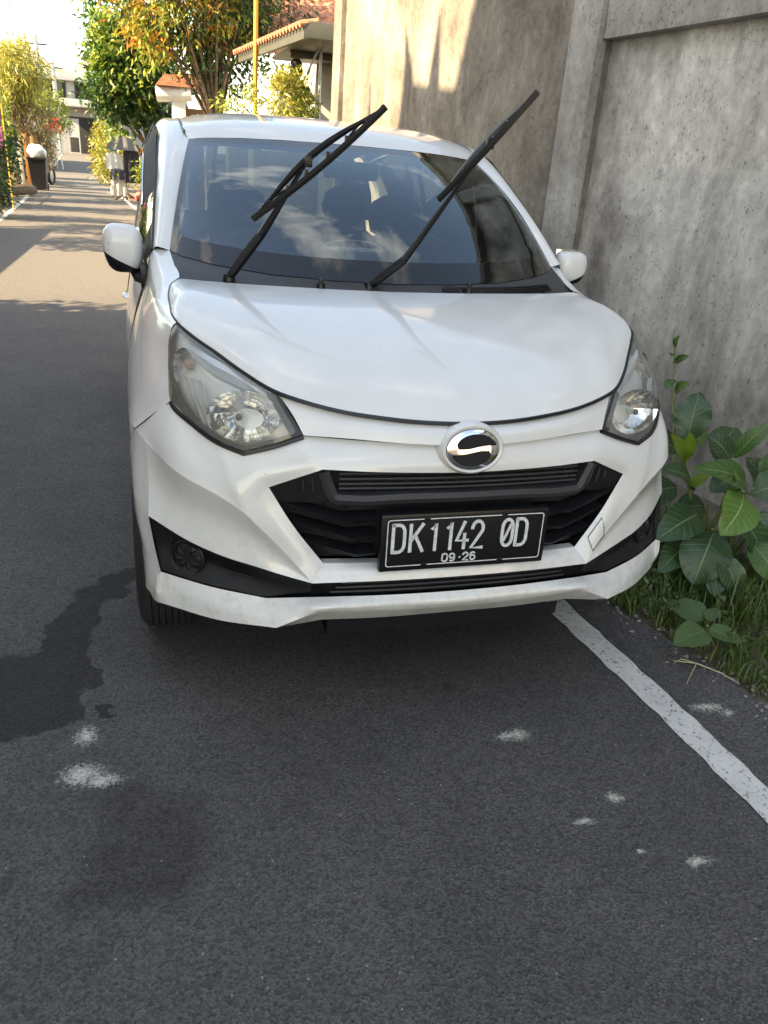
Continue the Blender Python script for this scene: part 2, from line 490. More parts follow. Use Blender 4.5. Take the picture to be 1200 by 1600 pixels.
    ad = N(t, 'ShaderNodeMath', operation='ADD'); L(nb.outputs['Fac'], ad.inputs[0]); L(vor.outputs['Distance'], ad.inputs[1])
    L(ad.outputs[0], bp.inputs['Height']); L(bp.outputs['Normal'], b.inputs['Normal'])
    return m
WET = [(-1.16, .20, .13, .10), (-1.08, .24, .10, .11), (-1.20, .34, .14, .16), (-1.07, .40, .10, .15), (-1.06, .56, .075, .16), (-1.01, .74, .06, .15), (-.94, .87, .06, .10), (-.87, .95, .06, .05), (-.917, .185, .022, .035), (-.98, .34, .035, .06)]
DAMP_SHADE = [(-.87, -.17, .055, .085), (-.88, -.33, .075, .05), (-.80, -.41, .08, .06), (-.91, -.41, .07, .05), (-1.09, -.36, .02, .02), (-.76, -.28, .09, .13), (.068, .111, .02, .025), (0.0, .52, .6, .32), (-.45, .55, .5, .22), (.3, .45, .3, .2)]  # damp spots; the wide last blobs paint shade under the car's nose
POWDER = [(-.968, .083, .030, .034), (-.97, -.06, .050, .040), (-.92, -.085, .045, .028), (.188, -.123, .030, .024), (.165, -.118, .05, .018), (.332, -.388, .026, .016), (.211, -.448, .030, .012), (.426, -.609, .030, .016), (.81, -.12, .05, .022), (.86, -.15, .03, .012), (.30, -.56, .012, .007)]
M['asphalt'] = asphalt()

def sheet(name, ys, left, right, mat, dz, nx=8, kind=True):
    vs, fs = [], []
    for y in ys:
        a, b_ = left(y), right(y)
        for i in range(nx + 1):
            vs.append((a + (b_ - a) * i / nx, y, gz(y) + dz))
    for j in range(len(ys) - 1):
        for i in range(nx):
            k = j * (nx + 1) + i
            fs.append((k, k + 1, k + nx + 2, k + nx + 1))
    o_ = mesh_object(name, vs, fs, mat)
    if kind: structure(o_)
    return o_
YS = [-30, -20, -12, -8, -5, -3, -2, -1.5, -1, -.6, -.3, 0, .3, .6, 1, 2, 3, 4, 6, 8, 10, 12, 14, 16, 18, 20, 22, 24, 26, 28, 30, 32, 34, 36, 38, 40, 42, 44, 46, 48, 50, 52]
soil = simple('brown_soil', (.13, .105, .08), .95, var=.45, scale=6, bump=.6, bscale=40)
ys_g = [-300, -60, -20] + [y for y in range(-12, 60, 2)] + [80, 120, 300, 900]
sheet('ground', ys_g, lambda y: -600.0, lambda y: 600.0, soil, -.018, 24)
def wob(tab):
    return lambda y: pl(tab, y) + .010 * math.sin(y * 9.1) + .007 * math.sin(y * 23.7 + 1) + .006 * math.sin(y * 61 + 2) + .005 * math.sin(y * 117)
YF = sorted(set(YS + [round(v, 2) for v in np.arange(-3, 2, .02)]))
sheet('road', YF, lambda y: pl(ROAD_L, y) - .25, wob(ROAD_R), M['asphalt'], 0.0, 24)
# painted edge lines
def line_paint():
    m, t, b, o = new_mat('worn_white_road_paint')
    tcn = N(t, 'ShaderNodeTexCoord')
    n1 = N(t, 'ShaderNodeTexNoise', Scale=75.0, Detail=6.0, Roughness=.7); t.links.new(tcn.outputs['Object'], n1.inputs['Vector'])
    r_ = N(t, 'ShaderNodeValToRGB'); r_.color_ramp.elements[0].position = .345; r_.color_ramp.elements[1].position = .445
    r_.color_ramp.elements[0].color = (.10, .10, .10, 1); r_.color_ramp.elements[1].color = (.74, .73, .70, 1)
    t.links.new(n1.outputs['Fac'], r_.inputs['Fac'])
    n2 = N(t, 'ShaderNodeTexNoise', Scale=7.0, Detail=5.0); t.links.new(tcn.outputs['Object'], n2.inputs['Vector'])
    r2_ = N(t, 'ShaderNodeValToRGB'); r2_.color_ramp.elements[0].color = (.62, .62, .62, 1); r2_.color_ramp.elements[1].color = (1.1, 1.1, 1.1, 1)
    t.links.new(n2.outputs['Fac'], r2_.inputs['Fac'])
    mm = N(t, 'ShaderNodeMix', data_type='RGBA', blend_type='MULTIPLY'); mm.inputs[0].default_value = 1
    t.links.new(r_.outputs['Color'], mm.inputs[6]); t.links.new(r2_.outputs['Color'], mm.inputs[7])
    t.links.new(mm.outputs[2], b.inputs['Base Color']); b.inputs['Roughness'].default_value = .8
    bp = N(t, 'ShaderNodeBump', Strength=.4, Distance=.004); t.links.new(n1.outputs['Fac'], bp.inputs['Height']); t.links.new(bp.outputs['Normal'], b.inputs['Normal'])
    return m
M['line'] = line_paint()
LINE_R = [(-3, 1.05), (-1.2, .80), (-.5, .715), (-.06, .68), (.47, .625), (2, .52), (6, .25), (12, -.35), (20, -1.2), (28, -2.03), (38, -3.0), (44, -3.5), (50, -3.95)]
def ragged(ph, tab, off):
    return lambda y: pl(tab, y) + off + .003 * math.sin(y * 37 + ph) + .002 * math.sin(y * 91 + ph * 2)
yl = [round(v, 3) for v in np.arange(-2.6, 1.6, .04)] + [2, 3, 4, 6, 8, 10, 12, 16, 20, 24] + list(range(26, 51, 2))
o_ = sheet('painted_line', yl, ragged(0, LINE_R, -.048), ragged(2, LINE_R, .048), M['line'], .004, 1)
o_ = sheet('painted_line', [y for y in YS if y >= 4 and y <= 50], lambda y: pl(ROAD_L, y) - .05, lambda y: pl(ROAD_L, y) + .05, M['line'], .004, 1)

# ---- tall rendered wall on the right
def concrete(name, dark, light, streak=1.0):
    m, t, b, o = new_mat(name)
    L = t.links.new
    tcn = N(t, 'ShaderNodeTexCoord'); P = tcn.outputs['Object']
    mpv = N(t, 'ShaderNodeMapping'); mpv.inputs['Scale'].default_value = (1, 1, .6); L(P, mpv.inputs['Vector'])
    n1 = N(t, 'ShaderNodeTexNoise', Scale=1.7, Detail=10.0, Roughness=.66, Distortion=.35); L(mpv.outputs[0], n1.inputs['Vector'])
    r1 = N(t, 'ShaderNodeValToRGB'); e = r1.color_ramp.elements
    e[0].position = .37; e[1].position = .63
    e[0].color = (*dark, 1); e[1].color = (*light, 1)
    em = e.new(.5); em.color = (*[(a * .55 + b_ * .45) for a, b_ in zip(dark, light)], 1)
    L(n1.outputs['Fac'], r1.inputs['Fac'])
    n2 = N(t, 'ShaderNodeTexNoise', Scale=16.0, Detail=8.0, Roughness=.7); L(P, n2.inputs['Vector'])
    r2 = N(t, 'ShaderNodeValToRGB'); r2.color_ramp.elements[0].position = .3; r2.color_ramp.elements[1].position = .7
    r2.color_ramp.elements[0].color = (.74, .74, .74, 1); r2.color_ramp.elements[1].color = (1.2, 1.19, 1.17, 1)
    L(n2.outputs['Fac'], r2.inputs['Fac'])
    mm = N(t, 'ShaderNodeMix', data_type='RGBA', blend_type='MULTIPLY'); mm.inputs[0].default_value = .9
    L(r1.outputs['Color'], mm.inputs[6]); L(r2.outputs['Color'], mm.inputs[7])
    # pock marks
    mp3 = N(t, 'ShaderNodeMapping'); mp3.inputs['Scale'].default_value = (1.6, 1.6, .8); L(P, mp3.inputs['Vector'])
    n3 = N(t, 'ShaderNodeTexNoise', Scale=48.0, Detail=3.0, Roughness=.6); L(mp3.outputs[0], n3.inputs['Vector'])
    r3 = N(t, 'ShaderNodeValToRGB'); r3.color_ramp.elements[0].position = .30; r3.color_ramp.elements[1].position = .37
    r3.color_ramp.elements[0].color = (.35, .34, .33, 1); r3.color_ramp.elements[1].color = (1, 1, 1, 1)
    L(n3.outputs['Fac'], r3.inputs['Fac'])
    m3 = N(t, 'ShaderNodeMix', data_type='RGBA', blend_type='MULTIPLY'); m3.inputs[0].default_value = .85
    L(mm.outputs[2], m3.inputs[6]); L(r3.outputs['Color'], m3.inputs[7])
    # vertical water streaks of algae, starting at uneven heights
    mps = N(t, 'ShaderNodeMapping'); mps.inputs['Scale'].default_value = (5.5, 5.5, .35); L(P, mps.inputs['Vector'])
    ns = N(t, 'ShaderNodeTexNoise', Scale=1.0, Detail=7.0, Roughness=.65); L(mps.outputs[0], ns.inputs['Vector'])
    rs = N(t, 'ShaderNodeValToRGB'); rs.color_ramp.elements[0].position = .50; rs.color_ramp.elements[1].position = .70
    rs.color_ramp.elements[0].color = (1, 1, 1, 1); rs.color_ramp.elements[1].color = (.46, .44, .43, 1)
    L(ns.outputs['Fac'], rs.inputs['Fac'])
    m4 = N(t, 'ShaderNodeMix', data_type='RGBA', blend_type='MULTIPLY'); m4.inputs[0].default_value = .42 * streak
    L(m3.outputs[2], m4.inputs[6]); L(rs.outputs['Color'], m4.inputs[7])
    vk = N(t, 'ShaderNodeTexVoronoi', Scale=1.3, feature='DISTANCE_TO_EDGE')
    nw = N(t, 'ShaderNodeTexNoise', Scale=5.0, Detail=6.0); L(P, nw.inputs['Vector'])
    vadd = N(t, 'ShaderNodeVectorMath', operation='MULTIPLY_ADD'); vadd.inputs[1].default_value = (.5, .5, .5); L(nw.outputs['Color'], vadd.inputs[0]); L(P, vadd.inputs[2]); L(vadd.outputs[0], vk.inputs['Vector'])
    ck = N(t, 'ShaderNodeMapRange'); ck.inputs['From Min'].default_value = .0; ck.inputs['From Max'].default_value = .006; ck.inputs['To Min'].default_value = .55; L(vk.outputs['Distance'], ck.inputs['Value'])
    m5 = N(t, 'ShaderNodeMix', data_type='RGBA', blend_type='MULTIPLY'); m5.inputs[0].default_value = .8
    L(m4.outputs[2], m5.inputs[6]); L(ck.outputs[0], m5.inputs[7])
    L(m5.outputs[2], b.inputs['Base Color']); b.inputs['Roughness'].default_value = .92
    b.inputs['Specular IOR Level'].default_value = .2
    bp = N(t, 'ShaderNodeBump', Strength=.55, Distance=.012)
    ad = N(t, 'ShaderNodeMath', operation='MULTIPLY_ADD'); ad.inputs[1].default_value = .5; L(n2.outputs['Fac'], ad.inputs[0]); L(r3.outputs['Color'], ad.inputs[2])
    L(ad.outputs[0], bp.inputs['Height']); L(bp.outputs['Normal'], b.inputs['Normal'])
    return m
M['wall'] = concrete('weathered_render', (.19, .178, .165), (.62, .60, .57))
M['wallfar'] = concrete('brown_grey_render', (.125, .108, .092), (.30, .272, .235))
M['wallrib'] = concrete('weathered_render_pale', (.23, .22, .205), (.42, .41, .39), .5)

WX0, WK = 2.1, .15
wd = Vector((-WK, 1, 0)).normalized(); wn_ = Vector((-1, -WK, 0)).normalized()       # along the wall, and out of its face
def wall_pt(y, out_=0.0, z=0.0):
    return Vector((WX0 - WK * y, y, z)) + wn_ * out_
WALL_H = 3.15
wall = thing('concrete_wall', 'tall weathered grey rendered wall with pilasters running beside the white car', 'wall', tuple(wall_pt(2)))
def wall_box(name, y0, y1, o0, o1, z0, z1, mat, bev=.006):
    a = wall_pt(y0); b_ = wall_pt(y1)
    L_ = (b_ - a).length
    rot = Matrix((( wd.x, -wn_.x, 0), (wd.y, -wn_.y, 0), (0, 0, 1)))
    c = (a + b_) / 2 + wn_ * (o0 + o1) / 2 + Vector((0, 0, (z0 + z1) / 2))
    mb = MB(); mb.box((0, 0, 0), (L_, abs(o1 - o0), z1 - z0), bevel=bev)
    mb.v = [tuple(rot @ Vector(v) + c) for v in mb.v]
    return mb.build(name, mat, wall, sharp=30)
# pilasters at y 2.9, 6.75 and nearer ones; panels recessed between them
PIL = [(-3.4, -3.05), (2.76, 3.10), (6.62, 6.85)]
wall_box('wall_panel', -16, 2.76, -.20, -.045, -.1, WALL_H, M['wall'])
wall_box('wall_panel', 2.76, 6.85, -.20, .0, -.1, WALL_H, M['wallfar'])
wall_box('pilaster', 2.76, 3.02, -.19, .055, -.1, WALL_H + .03, M['wallrib'])
wall_box('pilaster', -3.4, -3.1, -.19, .055, -.1, WALL_H + .03, M['wallrib'])
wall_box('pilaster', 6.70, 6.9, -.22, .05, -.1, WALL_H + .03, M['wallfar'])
wall_box('beam', -3.1, 2.755, -.18, .025, 2.14, 2.36, M['wallrib'])
wall_box('beam', -16, -3.4, -.18, .025, 2.14, 2.36, M['wallrib'])
wall_box('coping', -16, 6.92, -.23, .07, WALL_H, WALL_H + .1, M['wallrib'])

# ================================================================ CAR
car = thing('parked_car', 'white hatchback people carrier with raised wipers parked beside the concrete wall', 'car', (0, 2.0, 0))
PAINT = M['paint']

def patches(name, surfs, mat, parent=None, sharp=28, merge=0.0006, **kw):
    mb = MB()
    for G in surfs: grid_mesh(G, mb)
    return mb.build(name, mat, parent or car, True, sharp, merge=merge)

def mirror_grid(G):
    H = G.copy(); H[..., 0] *= -1
    return H[:, ::-1]

# ---- key contours of the front (half, x >= 0)
hood_front = [(0, .058, .862), (.122, .068, .864), (.215, .085, .870), (.322, .112, .881), (.396, .140, .894), (.469, .18, .911)]
hl_up = [(.469, .18, .911), (.537, .255, .938), (.597, .341, .967), (.651, .42, .991), (.687, .48, 1.012)]
hood_side = [(.687, .48, 1.012), (.701, .62, 1.034), (.702, .72, 1.048), (.692, .79, 1.062), (.669, .837, 1.072)]

# ---- hood
edge = hood_front + hl_up[1:] + hood_side[1:]                       # 6 + 4 + 4 = 14 points
rear = [(0, .748, 1.066), (.10, .75, 1.0665), (.20, .755, 1.067), (.30, .764, 1.068), (.38, .774, 1.0685), (.45, .785, 1.069),
        (.50, .793, 1.0695), (.54, .801, 1.07), (.57, .808, 1.0705), (.60, .815, 1.071), (.62, .821, 1.0715), (.64, .827, 1.072), (.655, .832, 1.072), (.669, .837, 1.072)]
def hood_row(t, bulge):
    row = []
    for a, b in zip(edge, rear):
        a = Vector(a); b = Vector(b)
        q = a.lerp(b, t)
        L = (b - a).length
        row.append((q.x, q.y, q.z + bulge * L))
    return row
hrows = [edge, hood_row(.045, .028), hood_row(.14, .056), hood_row(.32, .078), hood_row(.55, .070), hood_row(.8, .036), rear]
G = grid_surface([full(r_) for r_ in hrows], 5, 6, fullb((), 14))
hood = patches('hood', [G], PAINT)
# rolled edge of the hood: a short return flange under its front and side edge
E_ = spline(full(edge), 5)
fl = MB()
inner = E_.copy(); cen = np.array([0, .5, .95])
for q in inner:
    v = cen - q; v[2] = 0; v /= np.linalg.norm(v)
    q += v * .004
    q[2] -= .018
grid_mesh(np.array([E_, inner]), fl)
fl.build('hood_flange', PAINT, hood)
# dark rubber seal in the shut line
sl = MB(); s_ = E_.copy(); s_[:, 2] -= .0035; s_[:, 1] -= .0035
n0 = 5 * 4
sl.tube([tuple(q) for q in s_[n0:-n0]], .0052, 6)
sl.tube([tuple(q) for q in E_[:n0 + 1]], .0030, 6); sl.tube([tuple(q) for q in E_[-n0 - 1:]], .0030, 6)
sl.build('hood_seal', M['satin'], hood)

# crisp fold lines on the hood are carried by two raised ridges running back from the badge
# ---- wing-shaped bar under the hood and badge surround
bar_low = [(0, .024, .812), (.088, .028, .814), (.176, .042, .816), (.319, .077, .820), (.408, .106, .819)]
bar_top = [(0, .062, .853), (.06, .064, .855), (.20, .088, .861), (.335, .122, .874), (.462, .182, .903)]
bar_mid = [(0, .032, .835), (.075, .035, .836), (.185, .050, .838), (.325, .090, .846), (.43, .138, .860)]
rows = []
for k, rr in enumerate((bar_top, bar_mid, bar_low)):
    rows.append(full(rr))
low_in = full([(q[0], q[1] + .030, q[2] - .003) for q in bar_low])
G = grid_surface(rows + [low_in], 6, 5, (), (2,))
patches('grille_bar', [G], PAINT)

# ---- bumper skin
T = [(0, .044, .806), (.088, .049, .808), (.25, .075, .811), (.408, .118, .814), (.549, .135, .768), (.608, .17, .785), (.665, .235, .812), (.713, .32, .842), (.808, .43, .735)]
B = [(0, .022, .742), (.09, .024, .743), (.25, .036, .746), (.369, .052, .750), (.493, .092, .692), (.550, .088, .625), (.600, .115, .656), (.699, .185, .696), (.781, .345, .727)]
def mixrow(a, b, t, push):
    return [tuple(Vector(p).lerp(Vector(q), t) + Vector((pu * .35 * (1 if p[0] > .6 else 0), -pu, 0))) for p, q, pu in zip(a, b, push)]
pw = [.006, .006, .007, .010, .010, .010, .010, .012, 0]
P1 = [T, mixrow(T, B, .35, pw), mixrow(T, B, .7, pw), B]
gr_out, gr_bot, v_bot = (.493, .092, .692), (.358, .051, .493), (.389, .026, .451)
fold3, fold4 = (.550, .088, .625), (.448, .055, .519)
surf = []
G = grid_surface([full(r_) for r_ in P1], 6, 4, fullb((3, 4, 5), 9))
surf.append(G)
def both(G): surf.append(G); surf.append(mirror_grid(G))
# chamfer beside the grille
cl = [gr_out, (.435, .072, .595), gr_bot]
cr2 = [fold3, fold4, v_bot]
cm = [tuple(Vector(a).lerp(Vector(b), .5) + Vector((0, -.006, 0))) for a, b in zip(cl, cr2)]
cm[0] = tuple(Vector(cl[0]).lerp(Vector(cr2[0]), .5)); cm[2] = tuple(Vector(cl[2]).lerp(Vector(cr2[2]), .5))
both(grid_surface([cl, cm, cr2], 6, 4))
# cheek under the fold, above the fog lamp bezel
ct = [v_bot, fold4, fold3, (.600, .115, .656), (.699, .185, .696), (.781, .345, .727)]
cb = [v_bot, (.462, .062, .462), (.524, .09, .475), (.60, .128, .489), (.677, .18, .508), (.783, .28, .543)]
CMID_END = (.778, .312, .635)
cmid = [tuple(Vector(a).lerp(Vector(b), .5) + Vector((-.004, w, 0))) for a, b, w in zip(ct, cb, (0, .008, .016, .018, .018, .0))]
cmid[5] = CMID_END
both(grid_surface([ct, cmid, cb], 6, 6, (2,)))
# flank of the bumper back to the wheel arch
Fl = [(.781, .345, .727), (.778, .312, .635), (.783, .28, .543), (.772, .253, .47), (.759, .225, .404), (.768, .235, .36), (.791, .30, .300)]
Fr = [(.808, .43, .735), (.826, .50, .66), (.828, .495, .57), (.822, .43, .49), (.808, .385, .41), (.805, .365, .36), (.804, .355, .308)]
Fm = [tuple(Vector(a).lerp(Vector(b), .5) + Vector((w, -.9 * w, 0))) for a, b, w in zip(Fl, Fr, (0, .010, .012, .009, .008, .007, .004))]
both(grid_surface([Fl, Fm, Fr], 6, 5, (2, 4)))
# white blade under the grille
wt = [(0, .034, .488), (.2, .040, .490), gr_bot]
wm = [(0, .004, .481), (.2, .012, .484), (.371, .040, .478)]
wb = [(0, -.006, .460), (.2, .001, .458), v_bot]
G = grid_surface([full(wt), full(wm), full(wb)], 6, 5)
surf.append(G)
bump = patches('front_bumper', surf, PAINT, sharp=65, merge=False)

# return edges of the grille mouth
def strip(name, loop, off, mat, parent, res=5, br=(), closed=False):
    a = spline(loop, res, br)
    b = a + np.array(off)
    mb = MB(); grid_mesh(np.array([a, b]), mb)
    return mb.build(name, mat, parent)
mouth = full([(0, .022, .742), (.09, .024, .743), (.25, .036, .746), (.369, .052, .750), gr_out, (.435, .072, .595), gr_bot])
strip('grille_mouth_edge', mouth, (0, .03, 0), M['satin'], bump, 5, fullb((3, 4), 7))
strip('blade_edge', full(wt), (0, .03, -.002), PAINT, bump)
strip('blade_edge', full([(0, -.006, .460), (.2, .001, .458), v_bot]), (0, .05, -.006), M['black'], bump)
# seam between bumper and fender, and the square tow-hook cover
sm = MB(); sm.tube(spline([(.713, .32, .842), (.757, .37, .793), (.808, .43, .735)], 6) + np.array([.0005, -.001, 0]), .0016, 5)
sm.build('panel_seam', M['satin'], bump); sm = MB(); sm.tube(spline([(-.713, .32, .842), (-.757, .366, .795), (-.808, .42, .738)], 6) + np.array([-.0005, -.001, 0]), .0016, 5)
sm.build('panel_seam', M['satin'], bump)

def chamf(t_, w_):
    a = spline(cl, 12); b_ = spline(cr2, 12); k_ = t_ * 24; i_ = min(int(k_), 23); f_ = k_ - i_
    A_ = a[i_] * (1 - f_) + a[i_ + 1] * f_; B2 = b_[i_] * (1 - f_) + b_[i_ + 1] * f_
    q = A_ * (1 - w_) + B2 * w_; bul = .006 * 4 * w_ * (1 - w_)
    return (q[0], q[1] - bul - .0008, q[2])
tw_ = MB(); tw_.tube([chamf(.80, .22), chamf(.52, .22), chamf(.50, .6), chamf(.50, .95), chamf(.64, .93), chamf(.80, .90), chamf(.80, .55)], .0011, 5, closed=True)
tw_.build('tow_cover_seam', M['charcoal'], bump)

# ---- lip below
lt = [(0, .004, .410), (.2, .010, .410), (.367, .030, .407), (.499, .079, .386), (.633, .138, .397), (.759, .225, .404)]
lm = [(0, -.010, .385), (.2, -.004, .388), (.375, -.004, .392), (.492, .040, .352), (.630, .116, .355), (.762, .218, .360)]
lb = [(0, .000, .366), (.2, .002, .370), (.375, .000, .384), (.480, .020, .331), (.621, .105, .316), (.745, .20, .315)]
lu = [(0, .040, .322), (.2, .042, .322), (.360, .050, .325), (.470, .050, .312), (.610, .125, .300), (.735, .215, .300)]
lrows = [full(lt), full(lm), full(lb), full(lu)]
G1 = grid_surface(lrows, 6, 5, fullb((2, 3), 6), (2,))
lipside = []
ls_t = [(.759, .225, .404), (.768, .235, .36), (.791, .30, .300)]
ls_b = [(.759, .225, .404), (.762, .218, .360), (.745, .20, .315)]
ls_m = [tuple(Vector(a).lerp(Vector(b), .5) + Vector((.008, -.012, 0))) for a, b in zip(ls_t, ls_b)]
Gs = grid_surface([ls_t, ls_m, ls_b], 5, 4)
lip = patches('front_lip', [G1, Gs, mirror_grid(Gs)], PAINT, sharp=32)
# dark tray under the nose
mb = MB()
tr_f = full([(0, .045, .318), (.2, .047, .318), (.34, .055, .318)])
tr_b = full([(0, .50, .285), (.2, .50, .285), (.34, .50, .285)])
grid_mesh(grid_surface([tr_f, [(q[0], q[1] + .005, q[2] - .045) for q in tr_f], tr_b], 4, 3, (), (1,)), mb)
mb.build('undertray', M['black'], car)
mb = MB()
tr_f = full([(0, .10, .31), (.47, .10, .305), (.735, .23, .305)])
grid_mesh(grid_surface([tr_f, full([(0, .42, .31), (.45, .42, .31), (.56, .42, .31)])], 4, 3), mb)
mb.build('under_cover', M['void'], car)

# ---- lower slot with its black mesh
mb = MB()
su = full([(0, .022, .462), (.2, .028, .460), (.395, .050, .452)])
sd = full([(0, .024, .404), (.2, .030, .404), (.50, .098, .380)])
grid_mesh(grid_surface([su, sd], 8, 2), mb)
low_grille = mb.build('lower_grille', M['black'], car)
for k, (zf, ln) in enumerate(((.25, .30), (.5, .30), (.75, .30))):
    mb = MB(); pts = [tuple(Vector(a).lerp(Vector(b), zf) + Vector((0, -.008, 0))) for a, b in zip(su, sd)]
    mb.tube(spline(pts, 6)[3:-3], .0032, 5)
    mb.build('slat', M['charcoal'], low_grille)
for xx in (-.30, -.2, -.1, 0, .1, .2, .3):
    mb = MB(); yy = .020 + .22 * xx * xx
    mb.tube([(xx, yy, .456), (xx, yy + .002, .406)], .004, 5); mb.build('divider', M['black'], low_grille)

# ---- fog lamp bezels
for s in (1, -1):
    fx = lambda P: [(s * q[0], q[1], q[2]) for q in P]
    ft = [(.389, .032, .449), (.462, .068, .460), (.524, .096, .473), (.60, .133, .487), (.677, .185, .506), (.782, .285, .541)]
    fb = [(.389, .040, .420), (.445, .066, .402), (.499, .086, .388), (.57, .118, .392), (.633, .146, .398), (.758, .232, .406)]
    fm = [tuple(Vector(a).lerp(Vector(b), .5) + Vector((0, w, 0))) for a, b, w in zip(ft, fb, (0, .006, .018, .03, .032, .012))]
    mb = MB(); grid_mesh(grid_surface([fx(ft), fx(fm), fx(fb)], 6, 6), mb)
    bez = mb.build('fog_bezel', M['black'], car)
    # round blanking cover with radial ribs
    c = Vector((s * .687, .208, .452)); nrm = Vector((s * .50, -.84, .10)).normalized()
    q = nrm.to_track_quat('Z', 'Y').to_matrix()
    mb = MB()
    prof = [(.050, -.012), (.050, .008), (.046, .011), (.0425, .008), (.0425, .002), (.036, .004), (.012, .006), (.0, .0065)]
    vs = []; n = 28
    mb.lathe(prof, n=n)
    for k in range(8):
        a = k * math.pi / 4 + .2
        d = Vector((math.cos(a), math.sin(a), 0)); e_ = Vector((-d.y, d.x, 0))
        mb.add([d * .010 + e_ * .002 + Vector((0, 0, .0066)), d * .010 - e_ * .002 + Vector((0, 0, .0066)),
                d * .038 - e_ * .008 + Vector((0, 0, .0045)), d * .038 + e_ * .008 + Vector((0, 0, .0045)), d * .026 + Vector((0, 0, .012))],
               [(0, 1, 4), (1, 2, 4), (2, 3, 4), (3, 0, 4)])
    mb.v = [tuple(q @ Vector(v) + c) for v in mb.v]
    mb.build('fog_cover', M['black'], bez, sharp=20)
    mb = MB()
    mb.tube(fx([(.625, .165, .448), (.575, .132, .438), (.530, .108, .434)]), [.002, .004, .002], 6)
    mb.build('rib', M['satin'], bez); mb = MB(); mb.tube(fx([(.73, .246, .500), (.722, .232, .470)]), .003, 6)
    mb.build('rib', M['satin'], bez)

# ---- main grille
mb = MB()
bu_ = full([(0, .075, .748), (.25, .085, .750), (.372, .098, .752), (.50, .135, .692)])
bl_ = full([(0, .085, .486), (.2, .09, .488), (.30, .095, .489), (.37, .10, .49)])
grid_mesh(grid_surface([bu_, bl_], 6, 3), mb)
grille = mb.build('grille', M['void'], car)
# wide grey U frame around the upper intake
fr = MB()
sec = full([(0, .030, .672), (.15, .034, .672), (.30, .046, .669), (.337, .050, .674), (.350, .052, .700), (.366, .053, .744)])
pts = spline(sec, 5)
fr_top = pts + np.array([0, -.004, .014]); fr_bot = pts + np.array([0, -.002, -.014]); fr_back = pts + np.array([0, .04, .0])
k = len(pts)
def offs(pts, d):
    o_ = []
    for i in range(len(pts)):
        t = pts[min(i + 1, len(pts) - 1)] - pts[max(i - 1, 0)]
        nrm = np.array([-t[2], 0, t[0]]); nrm /= np.linalg.norm(nrm) + 1e-9
        o_.append(pts[i] + nrm * d)
    return np.array(o_)
gi = offs(pts, .013); go = offs(pts, -.013)
grid_mesh(np.array([gi + [0, .05, .004], gi + [0, 0, 0], pts + [0, -.006, 0], go + [0, 0, 0], go + [0, .05, -.004]]), fr)
fr.build('grille_frame', M['charcoal'], grille, sharp=30)
for z_, rr_ in ((.735, .003), (.721, .0028), (.708, .0028), (.696, .0028)):
    mb = MB()
    mb.tube(spline(full([(0, .042, z_), (.15, .046, z_), (.325, .060, z_ - .001)]), 5), .0034, 6); mb.build('slat', M['charcoal'], grille)
for i in range(-5, 6):
    xx = i * .058
    if abs(xx) < .02: continue
    mb = MB(); yy = .055 + .12 * xx * xx
    mb.tube([(xx, yy, .742), (xx, yy, .688)], .0026, 5); mb.build('divider', M['black'], grille)
# filler plate behind the upper slats, darker radiator beam
mb = MB(); mb.box((0, .10, .72), (.26, .01, .05)); mb.build('radiator_beam', M['charcoal'], grille)
mb = MB(); mb.box((0, .07, .640), (.60, .006, .018)); mb.build('grille_rib', M['black'], grille)
# corner wedges and the three angled slats on each side
for s in (1, -1):
    fx = lambda P: [(s * q[0], q[1], q[2]) for q in P]
    w_t = [(.366, .056, .747), (.43, .072, .722), (.488, .092, .692)]
    w_b = [(.345, .054, .665), (.41, .074, .655), (.470, .090, .655)]
    mb = MB(); grid_mesh(grid_surface([fx(w_t), fx(w_b)], 6, 4), mb)
    wedge = mb.build('corner_panel', M['black'], grille)
    for j in range(3):
        a = Vector((.372 + .021 * j, .054 + .004 * j, .735 - .008 * j)); b_ = Vector((.362 + .026 * j, .053 + .006 * j, .684 + .003 * j))
        mb = MB(); mb.tube(fx([a, a.lerp(b_, .5), b_]), [.003, .0045, .002], 6, flat=.7); mb.build('louvre', M['charcoal'], wedge)
    ends = [((.478, .088, .660), (.313, .030, .617), (.225, .036, .619)), ((.436, .076, .606), (.294, .030, .570), (.225, .036, .570)), ((.402, .068, .551), (.276, .034, .521), (.225, .038, .521))]
    for (a, b_, c_) in ends:
        mb = MB()
        top = [Vector(a), Vector(b_), Vector(c_)]
        hgt = [.022, .012, .012]
        front = [q.copy() for q in top]
        low = [q + Vector((0, .010, -h)) for q, h in zip(top, hgt)]
        back = [q + Vector((0, .045, .006)) for q in top]
        lback = [q + Vector((0, .045, -.002)) for q in low]
        arr = np.array([[tuple(v) for v in fx(back)], [tuple(v) for v in fx(front)], [tuple(v) for v in fx(low)], [tuple(v) for v in fx(lback)]])
        grid_mesh(arr, mb)
        mb.build('slat', M['black'], grille, smooth=False)
    for j in range(2):
        mb = MB(); xx = .27 + .085 * j; yy = .075 + .1 * (xx - .2)
        mb.tube(fx([(xx, yy, .655), (xx - .012, yy, .50)]), .003, 5); mb.build('divider', M['black'], grille)

